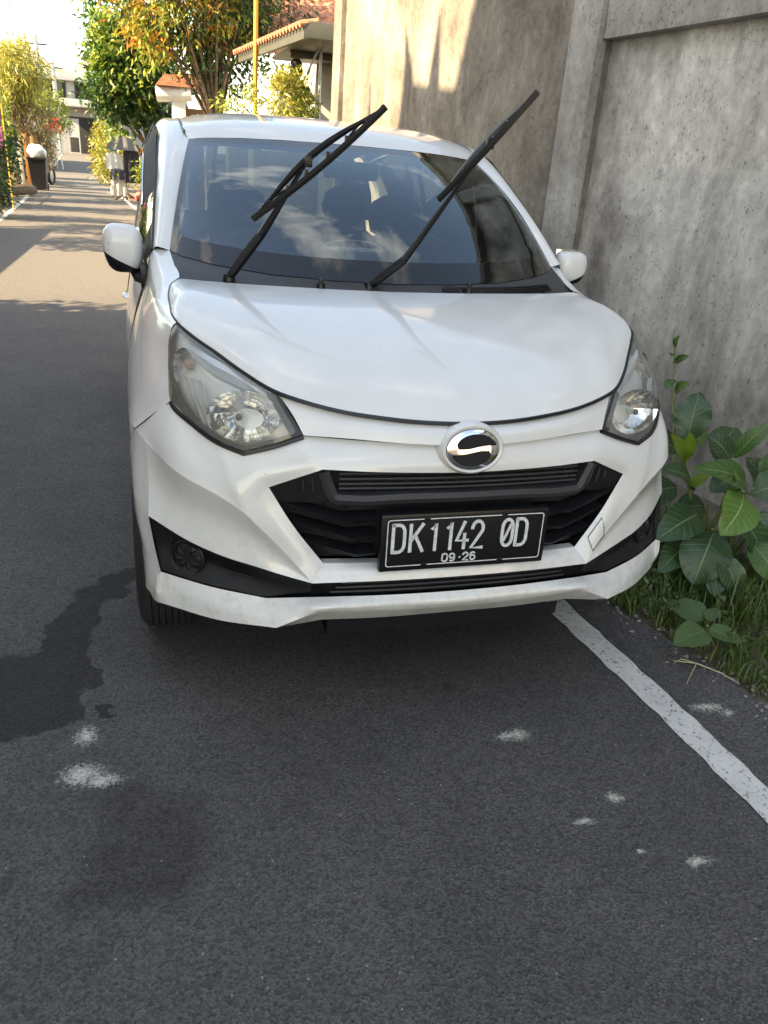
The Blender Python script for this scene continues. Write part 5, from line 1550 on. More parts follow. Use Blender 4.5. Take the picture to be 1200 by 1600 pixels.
# ---- boards, log and low bamboo fence by the bin
for i, (x, y, hh, c) in enumerate(((-4.55, 26.9, 1.55, (.50, .20, .06)), (-4.35, 27.0, 1.5, (.42, .22, .10)), (-4.72, 26.8, 1.4, (.55, .50, .42)))):
    lb = ('bright orange board leaning behind the wheelie bin', 'brown board leaning behind the wheelie bin', 'pale board leaning behind the wheelie bin')[i]
    mb = MB(); mb.box((0, 0, 0), (.10, .025, hh), Matrix.Rotation(R(10), 3, 'X'), bevel=.004); mb.v = [tuple(Vector(v) + Vector((x, y, hh / 2 + gz(y)))) for v in mb.v]
    tag(mb.build('board', simple('board_%d' % i, c, .7, var=.2)), lb, 'board')
mb = MB(); mb.tube([(-4.55, 22.2, .14), (-4.15, 22.6, .16), (-3.98, 23.2, .13)], [.13, .14, .12], 9); tag(mb.build('log', M['bark']), 'short brown log lying on the left verge before the bin', 'log')
bf = thing('bamboo_fence', 'low bamboo stake fence on the left verge before the bin', 'fence', (-4.3, 23, 0))
for i in range(14):
    y = 19.2 + i * .42; mb = MB(); hh = .75 + .12 * math.sin(i * 2.3)
    mb.tube([(-4.28 - .02 * i, y, -.02), (-4.26 - .02 * i, y + .02, hh)], .028, 6); mb.build('stake', M['dry'] if 'dry' in M else simple('bamboo', (.40, .30, .15), .6), bf)
for zz in (.25, .6):
    mb = MB(); mb.tube([(-4.25, 19.1, zz), (-4.52, 24.8, zz)], .018, 6); mb.build('rail', M['wood'], bf)
# ---- white easel frames further up
for i, (x, y) in enumerate(((-5.02, 39.4), (-5.35, 37.4))):
    ez = thing('easel_frame', ('white metal easel frame by the lane edge', 'white metal easel frame set back among shrubs')[i], 'frame', (x, y, gz(y)), 'white easel frames')
    for dx in (-.3, .3):
        mb = MB(); mb.tube([(x + dx, y, gz(y)), (x + dx * .35, y, gz(y) + 1.7)], .025, 6); mb.build('leg', M['white'], ez)
    mb = MB(); mb.tube([(x, y + .6, gz(y)), (x, y, gz(y) + 1.65)], .02, 6); mb.build('leg', M['white'], ez)
    for zz in (.5, 1.1):
        mb = MB(); mb.tube([(x - .3 + .2 * zz / 1.7, y, gz(y) + zz), (x + .3 - .2 * zz / 1.7, y, gz(y) + zz)], .018, 6); mb.build('rung', M['white'], ez)

# ---- clothes stand with garments, each garment a thing
cx, cy = -1.50, 22.8
st = thing('clothes_stand', 'brown wooden clothes stand on splayed feet at the lane edge', 'clothes stand', (cx, cy, 0))
mb = MB(); mb.tube([(cx, cy, .05), (cx, cy, 1.5)], .03, 8); mb.build('pole', M['wood'], st)
for a in (20, 110, 200, 290):
    mb = MB(); d = Vector((math.cos(R(a)), math.sin(R(a)), 0)); mb.tube([Vector((cx, cy, .22)), Vector((cx, cy, .03)) + d * .34], [.028, .022], 6); mb.build('foot', M['wood'], st)
for zz in (1.48, 1.15):
    mb = MB(); mb.tube([(cx - .45, cy - .05, zz), (cx + .38, cy + .05, zz)], .015, 6); mb.build('crossbar', M['wood'], st)
def garment(name, label, x, y, ztop, wt, wb_, hgt, mat, seed, sleeves=False, legs=False):
    r_ = random.Random(seed); ph = r_.uniform(0, 6)
    rows_f, rows_b = [], []
    n = 16
    for i in range(9):
        t_ = i / 8; hw = wt + (wb_ - wt) * t_; z = ztop - hgt * t_
        rf_, rb_ = [], []
        for j in range(n + 1):
            u = -1 + 2 * j / n
            fold = .022 * (.3 + t_) * math.sin(u * 9 + ph + t_)
            edge_ = math.sqrt(max(0, 1 - u * u))
            zz = z - (.05 * abs(u) if i == 0 else 0)
            if legs and i > 3 and abs(u) < .13: zz = ztop - hgt * 3.2 / 8
            rf_.append((x + hw * u, y - .045 * edge_ + fold, zz)); rb_.append((x + hw * u, y + .045 * edge_ + fold, zz))
        rows_f.append(rf_); rows_b.append(rb_)
    mb = MB(); grid_mesh(np.array(rows_f), mb); grid_mesh(np.array(rows_b), mb)
    if sleeves:
        for s in (-1, 1):
            mb.tube([(x + s * wt * .9, y, ztop - .07), (x + s * wt * 1.25, y - .02, ztop - .20), (x + s * wt * 1.3, y - .02, ztop - .32)], [.07, .06, .055], 8, flat=.5)
    tag(mb.build(name, mat, merge=.002), label, 'clothing', 'garments on the clothes stand')
cl = {'black': simple('black_cloth', (.025, .025, .03), .9), 'white': simple('white_cloth', (.66, .64, .62), .85), 'grey': simple('grey_cloth', (.18, .18, .19), .9), 'navy': simple('navy_cloth', (.05, .06, .085), .9),
      'turq': simple('turquoise_cloth', (.03, .36, .48), .8), 'red': simple('red_cloth', (.45, .07, .06), .8), 'cream': simple('cream_cloth', (.62, .55, .47), .85)}
garment('jacket', 'dark grey jacket thrown over the top of the clothes stand', cx - .03, cy - .20, 1.68, .26, .44, .36, cl['grey'], 1)
garment('coat', 'long black coat hanging on the right of the clothes stand', cx + .20, cy - .14, 1.52, .20, .22, 1.02, cl['black'], 2)
garment('shirt', 'white shirt hanging on the left of the clothes stand', cx - .26, cy - .09, 1.26, .20, .24, .44, cl['white'], 3)
garment('shorts', 'black shorts hanging below the white shirt', cx - .20, cy - .12, .86, .17, .20, .30, cl['navy'], 4, legs=True)
garment('skirt', 'cream pleated skirt hanging lowest on the clothes stand', cx - .20, cy - .04, .66, .18, .24, .52, cl['cream'], 5)
garment('scarf', 'turquoise scarf bunched at the top of the clothes stand', cx - .27, cy - .16, 1.50, .08, .09, .22, cl['turq'], 6)
garment('cap', 'red cloth hanging at the right end of the clothes stand', cx + .42, cy - .10, 1.42, .07, .09, .20, cl['red'], 7)
tag(blob((cx + .38, cy - .1, .16), (.17, .15, .13), 8).build('carrier_bag', simple('red_plastic', (.55, .16, .14), .5), merge=True), 'red and white bag on the ground under the clothes stand', 'bag')

# ---- pale picket fence right of the clothes stand
pf = thing('picket_fence', 'pale weathered picket fence behind the clothes stand', 'fence', (-.8, 19.0, 0))
M['picket'] = simple('pale_weathered_board', (.52, .47, .40), .8, var=.25, scale=8)
for i in range(22):
    y = 16.2 + i * .2; x = -.42 - .102 * (y - 16.2)
    mb = MB(); mb.box((x, y, .62), (.02, .13, 1.25 + .06 * math.sin(i * 1.7)), bevel=.004); mb.build('picket', M['picket'], pf)
for zz in (.35, .95):
    mb = MB(); mb.tube([(-.39, 16.1, zz), (-.84, 20.5, zz)], .025, 6); mb.build('rail', M['picket'], pf)

# ---- small gate with tiled cap and white rounded eave
gt_ = thing('entrance_gate', 'small entrance gate with white rounded eave and tiled cap', 'gate', (-.2, 16, 0))
block('gate_post', -.32, -.06, 15.9, 16.2, -.05, 2.35, M['white'], gt_)
block('gate_post', .28, .40, 15.9, 16.2, -.05, 2.25, M['white'], gt_)
block('gate_door', -.06, .28, 15.98, 16.05, 0, 2.2, M['wood'], gt_)
mb = MB(); mb.tube([(-.60, 16.0, 2.40), (.05, 15.9, 2.46)], .14, 14); mb.build('eave', M['white'], gt_)
mb = MB(); mb.prism([(-.62, 15.75, 2.55), (.45, 15.75, 2.55), (.3, 15.75, 2.78), (-.45, 15.75, 2.74)], (0, .7, 0)); mb.build('tiled_cap', M['tile'], gt_, smooth=False)

# ---- tiled house behind the end of the wall
hs = thing('tiled_house', 'house with terracotta tile roof and grey metal canopy beyond the concrete wall', 'house', (2.2, 11.5, 0))
block('house_wall', 1.55, 6.0, 10.6, 16, -.1, 2.75, simple('grey_rendered_wall', (.42, .42, .40), .9, var=.15, scale=3), hs)
block('canopy_sheet', .92, 4.6, 7.96, 10.6, 2.66, 2.70, M['greypaint'], hs)
block('fascia', .90, 4.6, 7.90, 7.96, 2.63, 2.79, M['greypaint'], hs)
# fascia along the lane side (slightly skewed)
mb = MB(); mb.prism([(.90, 7.9, 2.62), (.52, 11.2, 2.64), (.52, 11.2, 2.74), (.90, 7.9, 2.74)], (.05, .004, 0)); mb.build('fascia', M['greypaint'], hs, smooth=False)
block('canopy_beam', .98, 4.5, 9.3, 9.4, 2.58, 2.66, M['greypaint'], hs)
mb = MB(); mb.tube([(1.30, 9.0, 0), (1.30, 9.0, 2.70)], .02, 8); mb.build('canopy_post', M['steel'], hs)
mb = MB(); mb.tube([(1.28, 9.0, 2.68), (1.05, 9.05, 2.22)], .015, 6); mb.build('brace', M['steel'], hs)
# roof deck and tiles
e1 = Vector((-.10, 12.9, 2.95)); alo = Vector((.95, -.31, 0)).normalized(); upv = Vector((.248, .76, .60)).normalized(); e2 = e1 + alo * 4.2; rn = upv.cross(alo).normalized()
if rn.z < 0: rn = -rn
mb = MB(); mb.add([e1, e2, e2 + upv * 2.6, e1 + upv * 2.6], [(0, 1, 2, 3)]); mb.build('roof_deck', M['wood'], hs)
tm = MB()
rows = []
for i in range(4):
    v = i / 3; row = []
    for j in range(9):
        u = j / 8
        row.append((u * .235, v * .30, .028 * math.sin(u * math.pi * 1.15) + .012 * (1 - v)))
    rows.append(row)
ga = np.array(rows); grid_mesh(ga, tm)
low = [(q[0], q[1], q[2] - .022) for q in rows[0]]
grid_mesh(np.array([low, rows[0]]), tm)
tile_me = None
rotm = Matrix((alo, upv, rn)).transposed().to_4x4()
if rotm.determinant() < 0: rotm = Matrix((-alo, upv, rn)).transposed().to_4x4()
for r_ in range(9):
    for c_ in range(19):
        pos = e1 + alo * (c_ * .222) + upv * (r_ * .262 - .05) + rn * (.012 + .006 * random.random())
        if tile_me is None:
            ob = tm.build('roof_tile', M['tile'], None); ob.parent = hs; tile_me = ob.data
        else:
            ob = bpy.data.objects.new('roof_tile', tile_me); COL.objects.link(ob); ob.parent = hs
        ob.matrix_local = Matrix.Translation(pos - hs.location) @ rotm @ Matrix.Rotation(random.uniform(-.02, .02), 4, 'Z')
ve = e2 + alo * .02
mb = MB(); mb.tube([ve + rn * .03 + upv * -.05, ve + upv * 2.5 + rn * .03], .05, 8); mb.build('verge_tile', simple('dark_red_verge', (.30, .09, .06), .8), hs)
for k in range(26):                                          # half-round tile ends along the lane side of the canopy
    t_ = k / 25; c = Vector((.90, 7.92, 2.76)).lerp(Vector((.50, 11.2, 2.765)), t_)
    mb = MB(); mb.tube([c + Vector((-.05, 0, -.01)), c + Vector((.16, .02, .04))], [.034, .030], 8); mb.build('edge_tile', M['tile'], hs)
# ---- orange bamboo pole, potted croton, bonsai, stone figure
mb = MB(); mb.tube([(.605, 10, 0)] + [(.605 + .004 * k, 10, k * .5) for k in range(1, 13)], [.034 - .0007 * k for k in range(13)], 10)
bp_ = tag(mb.build('bamboo_pole', simple('orange_painted_bamboo', (.62, .30, .03), .5, var=.3, scale=5)), 'tall orange yellow bamboo pole standing before the tiled house', 'pole')
pot = thing('plant_pot', 'grey pot with bushy yellow croton beside the bamboo pole', 'potted plant', (.80, 8.9, 1.3))
block('plinth', .45, 1.25, 8.7, 9.3, 0, 1.5, stone_grey, pot)
mb = MB(); mb.lathe([(.0, 1.5), (.13, 1.5), (.19, 1.78), (.21, 1.80), (.21, 1.84), (.17, 1.83), (.0, 1.78)], (.92, 8.9, 0), 18); mb.build('pot', stone_grey, pot)
P_, D_, C_ = clumps((.86, 8.9, 2.12), (.30, .26, .24), 44, 24, .05, 91); leaf_mesh('foliage', P_, .3, .11, .022, LF['yellow'], pot, seed=5, along=D_ * .8)
P_, D_, C_ = clumps((1.12, 8.95, 2.0), (.16, .16, .16), 20, 22, .05, 92); leaf_mesh('foliage', P_, .3, .09, .022, LF['lime'], pot, seed=6, along=D_ * .8)
bo = thing('bonsai', 'pale twisted bonsai with thin bare branches by the bamboo pole', 'plant', (.50, 9.4, 0))
block('stand', .2, .62, 9.3, 9.7, 0, 1.55, stone_grey, bo)
rr_ = random.Random(4)
for k in range(6):
    p0 = Vector((.46 + rr_.uniform(-.08, .1), 9.5, 1.55)); pts = [p0]
    for i in range(5): pts.append(pts[-1] + Vector((rr_.uniform(-.07, .09), rr_.uniform(-.05, .05), rr_.uniform(.05, .17))))
    mb = MB(); mb.tube(pts, [.018, .015, .012, .01, .008, .005], 6); mb.build('branch', simple('pale_bark', (.45, .40, .32), .8) if k == 0 else bpy.data.materials['pale_bark'], bo)
P_, D_, C_ = clumps((.42, 9.5, 2.0), (.30, .2, .25), 16, 14, .06, 95); leaf_mesh('foliage', P_, .3, .10, .03, LF['lime'], bo, seed=7)
fg = thing('stone_figure', 'dark stone figure on a pedestal under the grey canopy', 'statue', (1.10, 9.6, 0))
block('pedestal', .92, 1.28, 9.45, 9.8, 0, 1.9, stone_grey, fg)
mb = MB(); dk = simple('dark_lava_stone', (.04, .04, .042), .9, var=.3, scale=20, bump=.4)
mb.lathe([(.17, 1.90), (.18, 2.0), (.13, 2.12), (.15, 2.24), (.11, 2.33), (.05, 2.37), (.075, 2.42), (.085, 2.47), (.07, 2.53), (.08, 2.55), (.04, 2.60), (.0, 2.66)], (1.10, 9.6, 0), 16)
mb.tube([(.97, 9.58, 2.28), (.90, 9.52, 2.15), (1.0, 9.45, 2.10)], [.045, .04, .03], 8); mb.tube([(1.23, 9.58, 2.28), (1.31, 9.52, 2.15), (1.2, 9.45, 2.10)], [.045, .04, .03], 8)
mb.build('figure', dk, fg)

M['offwhite'] = simple('grey_white_wall', (.36, .37, .38), .85, var=.15, scale=1.5)
# ---- white building across the end of the lane
fb = thing('end_building', 'white two storey building with tiled roofs closing the lane', 'building', (-5, 56, gz(56)))
zb_ = gz(54) - .3
block('house_wall', -12, 1.5, 54.2, 62, zb_, 5.0, M['offwhite'], fb)
block('fascia', -12.2, 1.7, 53.5, 62.2, 4.75, 5.35, M['offwhite'], fb)
block('canopy', -6.4, -1.5, 52.6, 54.2, 3.35, 3.75, M['offwhite'], fb)
for (x0, x1) in ((-8.6, -7.2), (-6.7, -5.6), (-5.1, -4.2), (-3.7, -2.6)):
    w_ = block('window', x0, x1, 54.1, 54.2, 3.85, 4.7, M['charcoal'], fb)
    block('pane', x0 + .06, (x0 + x1) / 2 - .03, 54.06, 54.1, 3.9, 4.65, M['frit'], w_, 0); block('pane', (x0 + x1) / 2 + .03, x1 - .06, 54.06, 54.1, 3.9, 4.65, M['frit'], w_, 0)
block('doorway', -5.6, -3.4, 54.12, 54.25, zb_, 2.85, M['dark'], fb)
for (x0, x1) in ((-5.62, -5.0), (-3.75, -3.1), (-3.0, -2.35)):
    g_ = thing('gate_leaf', '', ''); del g_['label'], g_['category']; g_.parent = fb; g_.location = -fb.location
    for xx in (x0, x1):
        mb = MB(); mb.box((xx, 53.4, zb_ + 1.15), (.07, .05, 2.1)); o_ = mb.build('stile', M['offwhite'], None); o_.parent = g_
    for zz in (zb_ + .3, zb_ + 1.2, zb_ + 2.15):
        mb = MB(); mb.box(((x0 + x1) / 2, 53.4, zz), (x1 - x0, .04, .07)); o_ = mb.build('rail', M['offwhite'], None); o_.parent = g_
    mb = MB(); mb.box(((x0 + x1) / 2, 53.42, zb_ + 1.68), (x1 - x0, .02, .9)); o_ = mb.build('infill', simple('grey_mesh', (.4, .4, .4), .6) if 'grey_mesh' not in bpy.data.materials else bpy.data.materials['grey_mesh'], None); o_.parent = g_
farroof = simple('weathered_grey_tile', (.30, .25, .21), .9, var=.3, scale=4, bump=.6, bscale=12)
def hip(x0, x1, y0, y1, z0, z1, nm='roof'):
    mb = MB(); i_ = min((x1 - x0), (y1 - y0)) * .42; ym = (y0 + y1) / 2
    mb.add([(x0, y0, z0), (x1, y0, z0), (x1, y1, z0), (x0, y1, z0), (x0 + i_, ym, z1), (x1 - i_, ym, z1)], [(0, 1, 5, 4), (1, 2, 5), (2, 3, 4, 5), (3, 0, 4), (3, 2, 1, 0)])
    return mb.build(nm, farroof, fb, smooth=False)
hip(-11.5, -6.0, 55, 61, 5.35, 7.0); hip(-5.4, 1.6, 54, 61, 5.35, 7.3); hip(-3.9, 1.0, 56, 60, 7.1, 8.6)
mb = MB(); mb.tube([(-2.2, 55.6, 5.4), (-2.2, 55.6, 6.4)], .3, 8); mb.build('water_tank', M['charcoal'], fb)
lh = thing('side_house', 'house with red tiled roof half hidden behind the strappy leaved tree', 'house', (-8.2, 40, gz(40)))
block('house_wall', -10.5, -6.6, 37, 44, 0, 3.6, M['white'], lh)
mb = MB(); mb.prism([(-11, 36.5, 3.55), (-6.0, 36.5, 3.55), (-8.4, 36.5, 5.6)], (0, 8, 0)); mb.build('roof', M['tile'], lh, smooth=False)
# ---- utility poles and wires
def upole(x, y, hh, lb, arms):
    p = thing('utility_pole', lb, 'utility pole', (x, y, gz(y)), 'utility poles')
    mb = MB(); mb.tube([(x, y, gz(y) - .1), (x, y, gz(y) + hh)], [.14, .10], 10); mb.build('pole', M['steel'] if arms else M['charcoal'], p)
    for k in range(arms):
        mb = MB(); mb.tube([(x - .5, y, gz(y) + hh - .4 - .5 * k), (x + .5, y, gz(y) + hh - .4 - .5 * k)], .04, 6); mb.build('cross_arm', M['charcoal'], p)
    return (x, y, gz(y) + hh)
t1 = upole(-5.87, 44, 5.55, 'grey utility pole rising behind the strappy leaved tree', 1)
t2 = upole(-5.80, 50, 4.75, 'short utility pole before the white building', 1)
wire_m = simple('black_cable', (.02, .02, .02), .6)
def wire(a, b_, sag, lb):
    a, b_ = Vector(a), Vector(b_); mb = MB()
    mb.tube([a.lerp(b_, t_) - Vector((0, 0, sag * 4 * t_ * (1 - t_))) for t_ in np.linspace(0, 1, 16)], .018, 5)
    tag(mb.build('overhead_wire', wire_m), lb, 'wire')
wire((-5.9, 44, 5.7), (-4.9, 22, 7.0), .5, 'sagging black wire coming in from the left to the grey pole')
wire((-5.87, 44, 5.5), (-5.80, 50, 5.3), .25, 'short black wire between the two utility poles')
wire((-5.8, 44, 5.4), (1.5, 54.5, 5.2), .3, 'thin wire from the grey pole across to the white building')
wire((-3.75, 44, 9.5), (-2.7, 30, 4.9), -.8, 'single wire curving down behind the glossy green tree')
wire((-6.2, 44, 5.5), (-5.2, 24, 6.4), .8, 'lower sagging wire left of the grey pole')

# ================================================================ PLANTS BY THE CAR
def leaf_material(name, base, dark, vein, gloss=.35):
    m, t, b, o = new_mat(name)
    L = t.links.new
    uv = N(t, 'ShaderNodeUVMap'); uv.uv_map = 'UVMap'
    sp = N(t, 'ShaderNodeSeparateXYZ'); L(uv.outputs[0], sp.inputs[0])
    c5 = N(t, 'ShaderNodeMath', operation='SUBTRACT'); c5.inputs[1].default_value = .5; L(sp.outputs[1], c5.inputs[0])
    ab = N(t, 'ShaderNodeMath', operation='ABSOLUTE'); L(c5.outputs[0], ab.inputs[0])
    mid = N(t, 'ShaderNodeMapRange'); mid.inputs['From Min'].default_value = .028; mid.inputs['From Max'].default_value = .012; L(ab.outputs[0], mid.inputs['Value'])
    k = N(t, 'ShaderNodeMath', operation='MULTIPLY_ADD'); k.inputs[1].default_value = -.42; L(ab.outputs[0], k.inputs[0]); L(sp.outputs[0], k.inputs[2])
    k9 = N(t, 'ShaderNodeMath', operation='MULTIPLY'); k9.inputs[1].default_value = 9.0; L(k.outputs[0], k9.inputs[0])
    fr = N(t, 'ShaderNodeMath', operation='FRACT'); L(k9.outputs[0], fr.inputs[0])
    pp = N(t, 'ShaderNodeMath', operation='SUBTRACT'); pp.inputs[1].default_value = .5; L(fr.outputs[0], pp.inputs[0])
    pa = N(t, 'ShaderNodeMath', operation='ABSOLUTE'); L(pp.outputs[0], pa.inputs[0])
    lat = N(t, 'ShaderNodeMapRange'); lat.inputs['From Min'].default_value = .09; lat.inputs['From Max'].default_value = .03; lat.inputs['To Max'].default_value = .42; L(pa.outputs[0], lat.inputs['Value'])
    vm = N(t, 'ShaderNodeMath', operation='MAXIMUM'); L(mid.outputs[0], vm.inputs[0]); L(lat.outputs[0], vm.inputs[1])
    tcn = N(t, 'ShaderNodeTexCoord')
    nz_ = N(t, 'ShaderNodeTexNoise', Scale=22.0, Detail=5.0); L(tcn.outputs['Object'], nz_.inputs['Vector'])
    bc = N(t, 'ShaderNodeMix', data_type='RGBA'); bc.inputs[6].default_value = (*dark, 1); bc.inputs[7].default_value = (*base, 1); L(nz_.outputs['Fac'], bc.inputs[0])
    vc = N(t, 'ShaderNodeMix', data_type='RGBA'); vc.inputs[7].default_value = (*vein, 1); L(vm.outputs[0], vc.inputs[0]); L(bc.outputs[2], vc.inputs[6])
    ny = N(t, 'ShaderNodeTexNoise', Scale=11.0, Detail=7.0, Roughness=.7); L(tcn.outputs['Object'], ny.inputs['Vector'])
    yr = N(t, 'ShaderNodeMapRange'); yr.inputs['From Min'].default_value = .60; yr.inputs['From Max'].default_value = .70; yr.inputs['To Max'].default_value = .75; L(ny.outputs['Fac'], yr.inputs['Value'])
    yc = N(t, 'ShaderNodeMix', data_type='RGBA'); yc.inputs[7].default_value = (.22, .17, .06, 1); L(yr.outputs[0], yc.inputs[0]); L(vc.outputs[2], yc.inputs[6])
    vc = yc
    L(vc.outputs[2], b.inputs['Base Color']); b.inputs['Roughness'].default_value = gloss
    bp = N(t, 'ShaderNodeBump', Strength=.5, Distance=.004); L(vm.outputs[0], bp.inputs['Height']); bp.invert = True; L(bp.outputs[0], b.inputs['Normal'])
    tl = N(t, 'ShaderNodeBsdfTranslucent'); L(vc.outputs[2], tl.inputs['Color'])
    ms = N(t, 'ShaderNodeMixShader'); ms.inputs[0].default_value = .18; L(b.outputs[0], ms.inputs[1]); L(tl.outputs[0], ms.inputs[2]); L(ms.outputs[0], o.inputs['Surface'])
    return m
LM = {
 'dark': leaf_material('deep_green_broad_leaf', (0.039, 0.094, 0.031), (0.019, 0.051, 0.019), (0.156, 0.234, 0.109)),
 'mid': leaf_material('green_broad_leaf', (0.062, 0.140, 0.031), (0.035, 0.090, 0.022), (0.203, 0.281, 0.109)),
 'bright': leaf_material('fresh_green_broad_leaf', (0.101, 0.211, 0.035), (0.066, 0.156, 0.027), (0.281, 0.359, 0.140)),
 'lime': leaf_material('young_lime_leaf', (0.156, 0.234, 0.023), (0.094, 0.172, 0.020), (0.203, 0.265, 0.062)),
 'crinkle': leaf_material('blue_green_crinkled_leaf', (0.051, 0.105, 0.043), (0.027, 0.066, 0.027), (0.133, 0.187, 0.117)),
 'round': leaf_material('dull_green_leaf', (0.074, 0.140, 0.043), (0.047, 0.098, 0.031), (0.109, 0.172, 0.070), .55),
 'deadleaf': leaf_material('dead_brown_leaf', (0.156, 0.090, 0.047), (0.094, 0.055, 0.031), (0.172, 0.117, 0.070), .8),
}
def broad_leaf(name, base, tip, width, mat, parent=None, face=(-.25, -.62, .74), droop=.12, wave=.05, seed=0, shape=1.0, cup=.16):
    r = random.Random(seed)
    B_, T_ = Vector(base), Vector(tip); d = T_ - B_; Ln = d.length; d.normalize()
    f = Vector(face) + Vector((r.uniform(-.25, .25), r.uniform(-.2, .2), r.uniform(-.15, .15)))
    f = f - d * f.dot(d); f.normalize(); s_ = d.cross(f).normalized()
    nl, nw = 14, 10; vs, uvs = [], []
    ph = r.uniform(0, 6)
    for i in range(nl + 1):
        t_ = i / nl
        w = width * .5 * (math.sin(math.pi * min(1, t_ ** (.85 * shape))) ** .72) if 0 < t_ < 1 else .0015
        w = max(w, .0015)
        arch = droop * Ln * (math.sin(math.pi * t_))
        for j in range(nw + 1):
            v = -1 + 2 * j / nw
            h_ = cup * w * abs(v) ** 1.3 + wave * width * math.sin(t_ * 17 + ph + v * 2.0) * abs(v) ** 2 * .6 + .012 * width * math.sin((t_ - .21 * abs(v)) * 9 * 2 * math.pi) * min(1, abs(v) * 3) * (1.8 if wave > .08 else 1)
            vs.append(B_ + d * (Ln * t_) + f * (arch + h_) + s_ * (w * v)); uvs.append((t_, j / nw))
    fs = [(i * (nw + 1) + j, i * (nw + 1) + j + 1, (i + 1) * (nw + 1) + j + 1, (i + 1) * (nw + 1) + j) for i in range(nl) for j in range(nw)]
    ob = mesh_object(name, vs, fs, mat, parent)
    me = ob.data; ul = me.uv_layers.new(name='UVMap')
    flat_ = []
    for lp in me.loops: flat_ += uvs[lp.vertex_index]
    ul.data.foreach_set('uv', flat_)
    return ob
BIG = [
    ('crinkle', (1.253, 0.800, 0.517), (1.310, 0.870, 0.700), 0.140),
    ('lime', (1.223, 0.750, 0.453), (1.084, 0.690, 0.593), 0.062),
    ('lime', (1.223, 0.750, 0.453), (1.183, 0.710, 0.592), 0.060),
    ('dark', (1.460, 0.770, 0.444), (1.360, 0.830, 0.534), 0.115),
    ('mid', (1.405, 0.700, 0.483), (1.500, 0.650, 0.650), 0.070),
    ('mid', (1.467, 0.650, 0.360), (1.121, 0.570, 0.503), 0.118),
    ('dark', (1.244, 0.700, 0.356), (1.040, 0.630, 0.477), 0.105),
    ('bright', (1.379, 0.570, 0.387), (1.213, 0.450, 0.277), 0.165),
    ('dark', (1.273, 0.550, 0.245), (1.151, 0.450, 0.072), 0.190),
    ('dark', (1.252, 0.630, 0.283), (0.998, 0.530, 0.229), 0.145),
    ('dark', (1.468, 0.630, 0.354), (1.620, 0.600, 0.419), 0.135),
    ('lime', (1.219, 0.690, 0.375), (1.276, 0.650, 0.443), 0.050),
    ('dark', (1.701, 0.800, 0.295), (1.603, 0.850, 0.423), 0.115),
    ('dark', (1.246, 0.450, 0.194), (1.301, 0.380, 0.050), 0.100),
    ('dark', (1.487, 0.600, 0.292), (1.582, 0.530, 0.152), 0.135),
    ('dark', (1.353, 0.730, 0.268), (1.192, 0.710, 0.257), 0.115),
    ('lime', (1.525, 0.600, 0.178), (1.512, 0.550, 0.089), 0.062),
    ('dark', (1.348, 0.550, 0.322), (1.511, 0.500, 0.058), 0.130),
    ('dark', (1.403, 0.770, 0.306), (1.535, 0.800, 0.359), 0.100),
    ('dark', (1.194, 0.650, 0.201), (1.157, 0.600, 0.045), 0.120),
    ('lime', (1.402, 0.610, 0.320), (1.283, 0.550, 0.495), 0.050),
    ('dark', (1.30, .85, .30), (1.06, .86, .24), .14), ('dark', (1.45, .85, .42), (1.60, .95, .52), .13),
    ('dark', (1.30, .90, .45), (1.12, .95, .48), .12), ('dark', (1.60, .75, .20), (1.72, .66, .10), .13),
    ('mid', (1.55, .70, .40), (1.70, .66, .50), .12), ('dark', (1.40, .68, .18), (1.36, .60, .06), .12),
    ('dark', (1.28, .52, .15), (1.20, .38, .06), .12), ('mid', (1.40, .50, .22), (1.47, .36, .10), .12), ('dark', (1.22, .62, .16), (1.04, .52, .10), .12), ('dark', (1.50, .56, .24), (1.62, .42, .18), .13), ('mid', (1.34, .80, .50), (1.22, .90, .60), .10), ('dark', (1.12, .74, .20), (.98, .72, .14), .10), ('dark', (1.55, .62, .14), (1.64, .48, .06), .12),
]
bp2 = thing('broadleaf_plant', 'big leaved green plant growing between the car and the wall', 'plant', (1.33, .70, 0))
for i, (kd, b_, t_, w) in enumerate(BIG):
    broad_leaf('leaf', b_, t_, w, LM[kd], bp2, seed=i * 3 + 1, wave=.11 if kd == 'crinkle' else .05, droop=.14 if kd != 'lime' else .05, shape=.95 if i % 2 else 1.1)
for (a, b_) in (((1.33, .70, 0), (1.23, .75, .46)), ((1.36, .70, 0), (1.43, .70, .46)), ((1.40, .66, 0), (1.47, .65, .36)), ((1.30, .66, 0), (1.27, .56, .25)), ((1.38, .7, 0), (1.36, .72, .28)), ((1.42, .62, 0), (1.38, .57, .39)), ((1.5, .7, 0), (1.52, .62, .2))):
    a, b_ = Vector(a), Vector(b_)
    mb = MB(); mb.tube([a, a.lerp(b_, .5) + Vector((.015, .0, .02)), b_], [.010, .008, .005], 7); mb.build('stem', simple('green_stem', (.16, .20, .06), .5) if 'green_stem' not in bpy.data.materials else bpy.data.materials['green_stem'], bp2)
sp3 = thing('seedling', 'low plant with three round dull leaves at the asphalt edge', 'plant', (1.0, .16, 0))
for i, (b_, t_, w) in enumerate((((1.012, .195, .10), (.955, .325, .095), .092), ((.965, .132, .10), (.815, .092, .085), .100), ((.975, .134, .10), (1.060, .060, .085), .080), ((1.0, .17, .11), (1.075, .225, .12), .045))):
    broad_leaf('leaf', b_, t_, w, LM['round'], sp3, face=(-.1, -.35, .93), seed=200 + i, droop=.06, shape=.8, wave=.03)
mb = MB(); mb.tube([(1.02, .18, -.01), (1.0, .165, .06), (.985, .150, .105)], .005, 6); mb.build('stem', bpy.data.materials['green_stem'], sp3)
vn = thing('wall_vine', 'thin creeper with small leaves climbing the concrete wall', 'vine', (1.83, 1.6, 0))
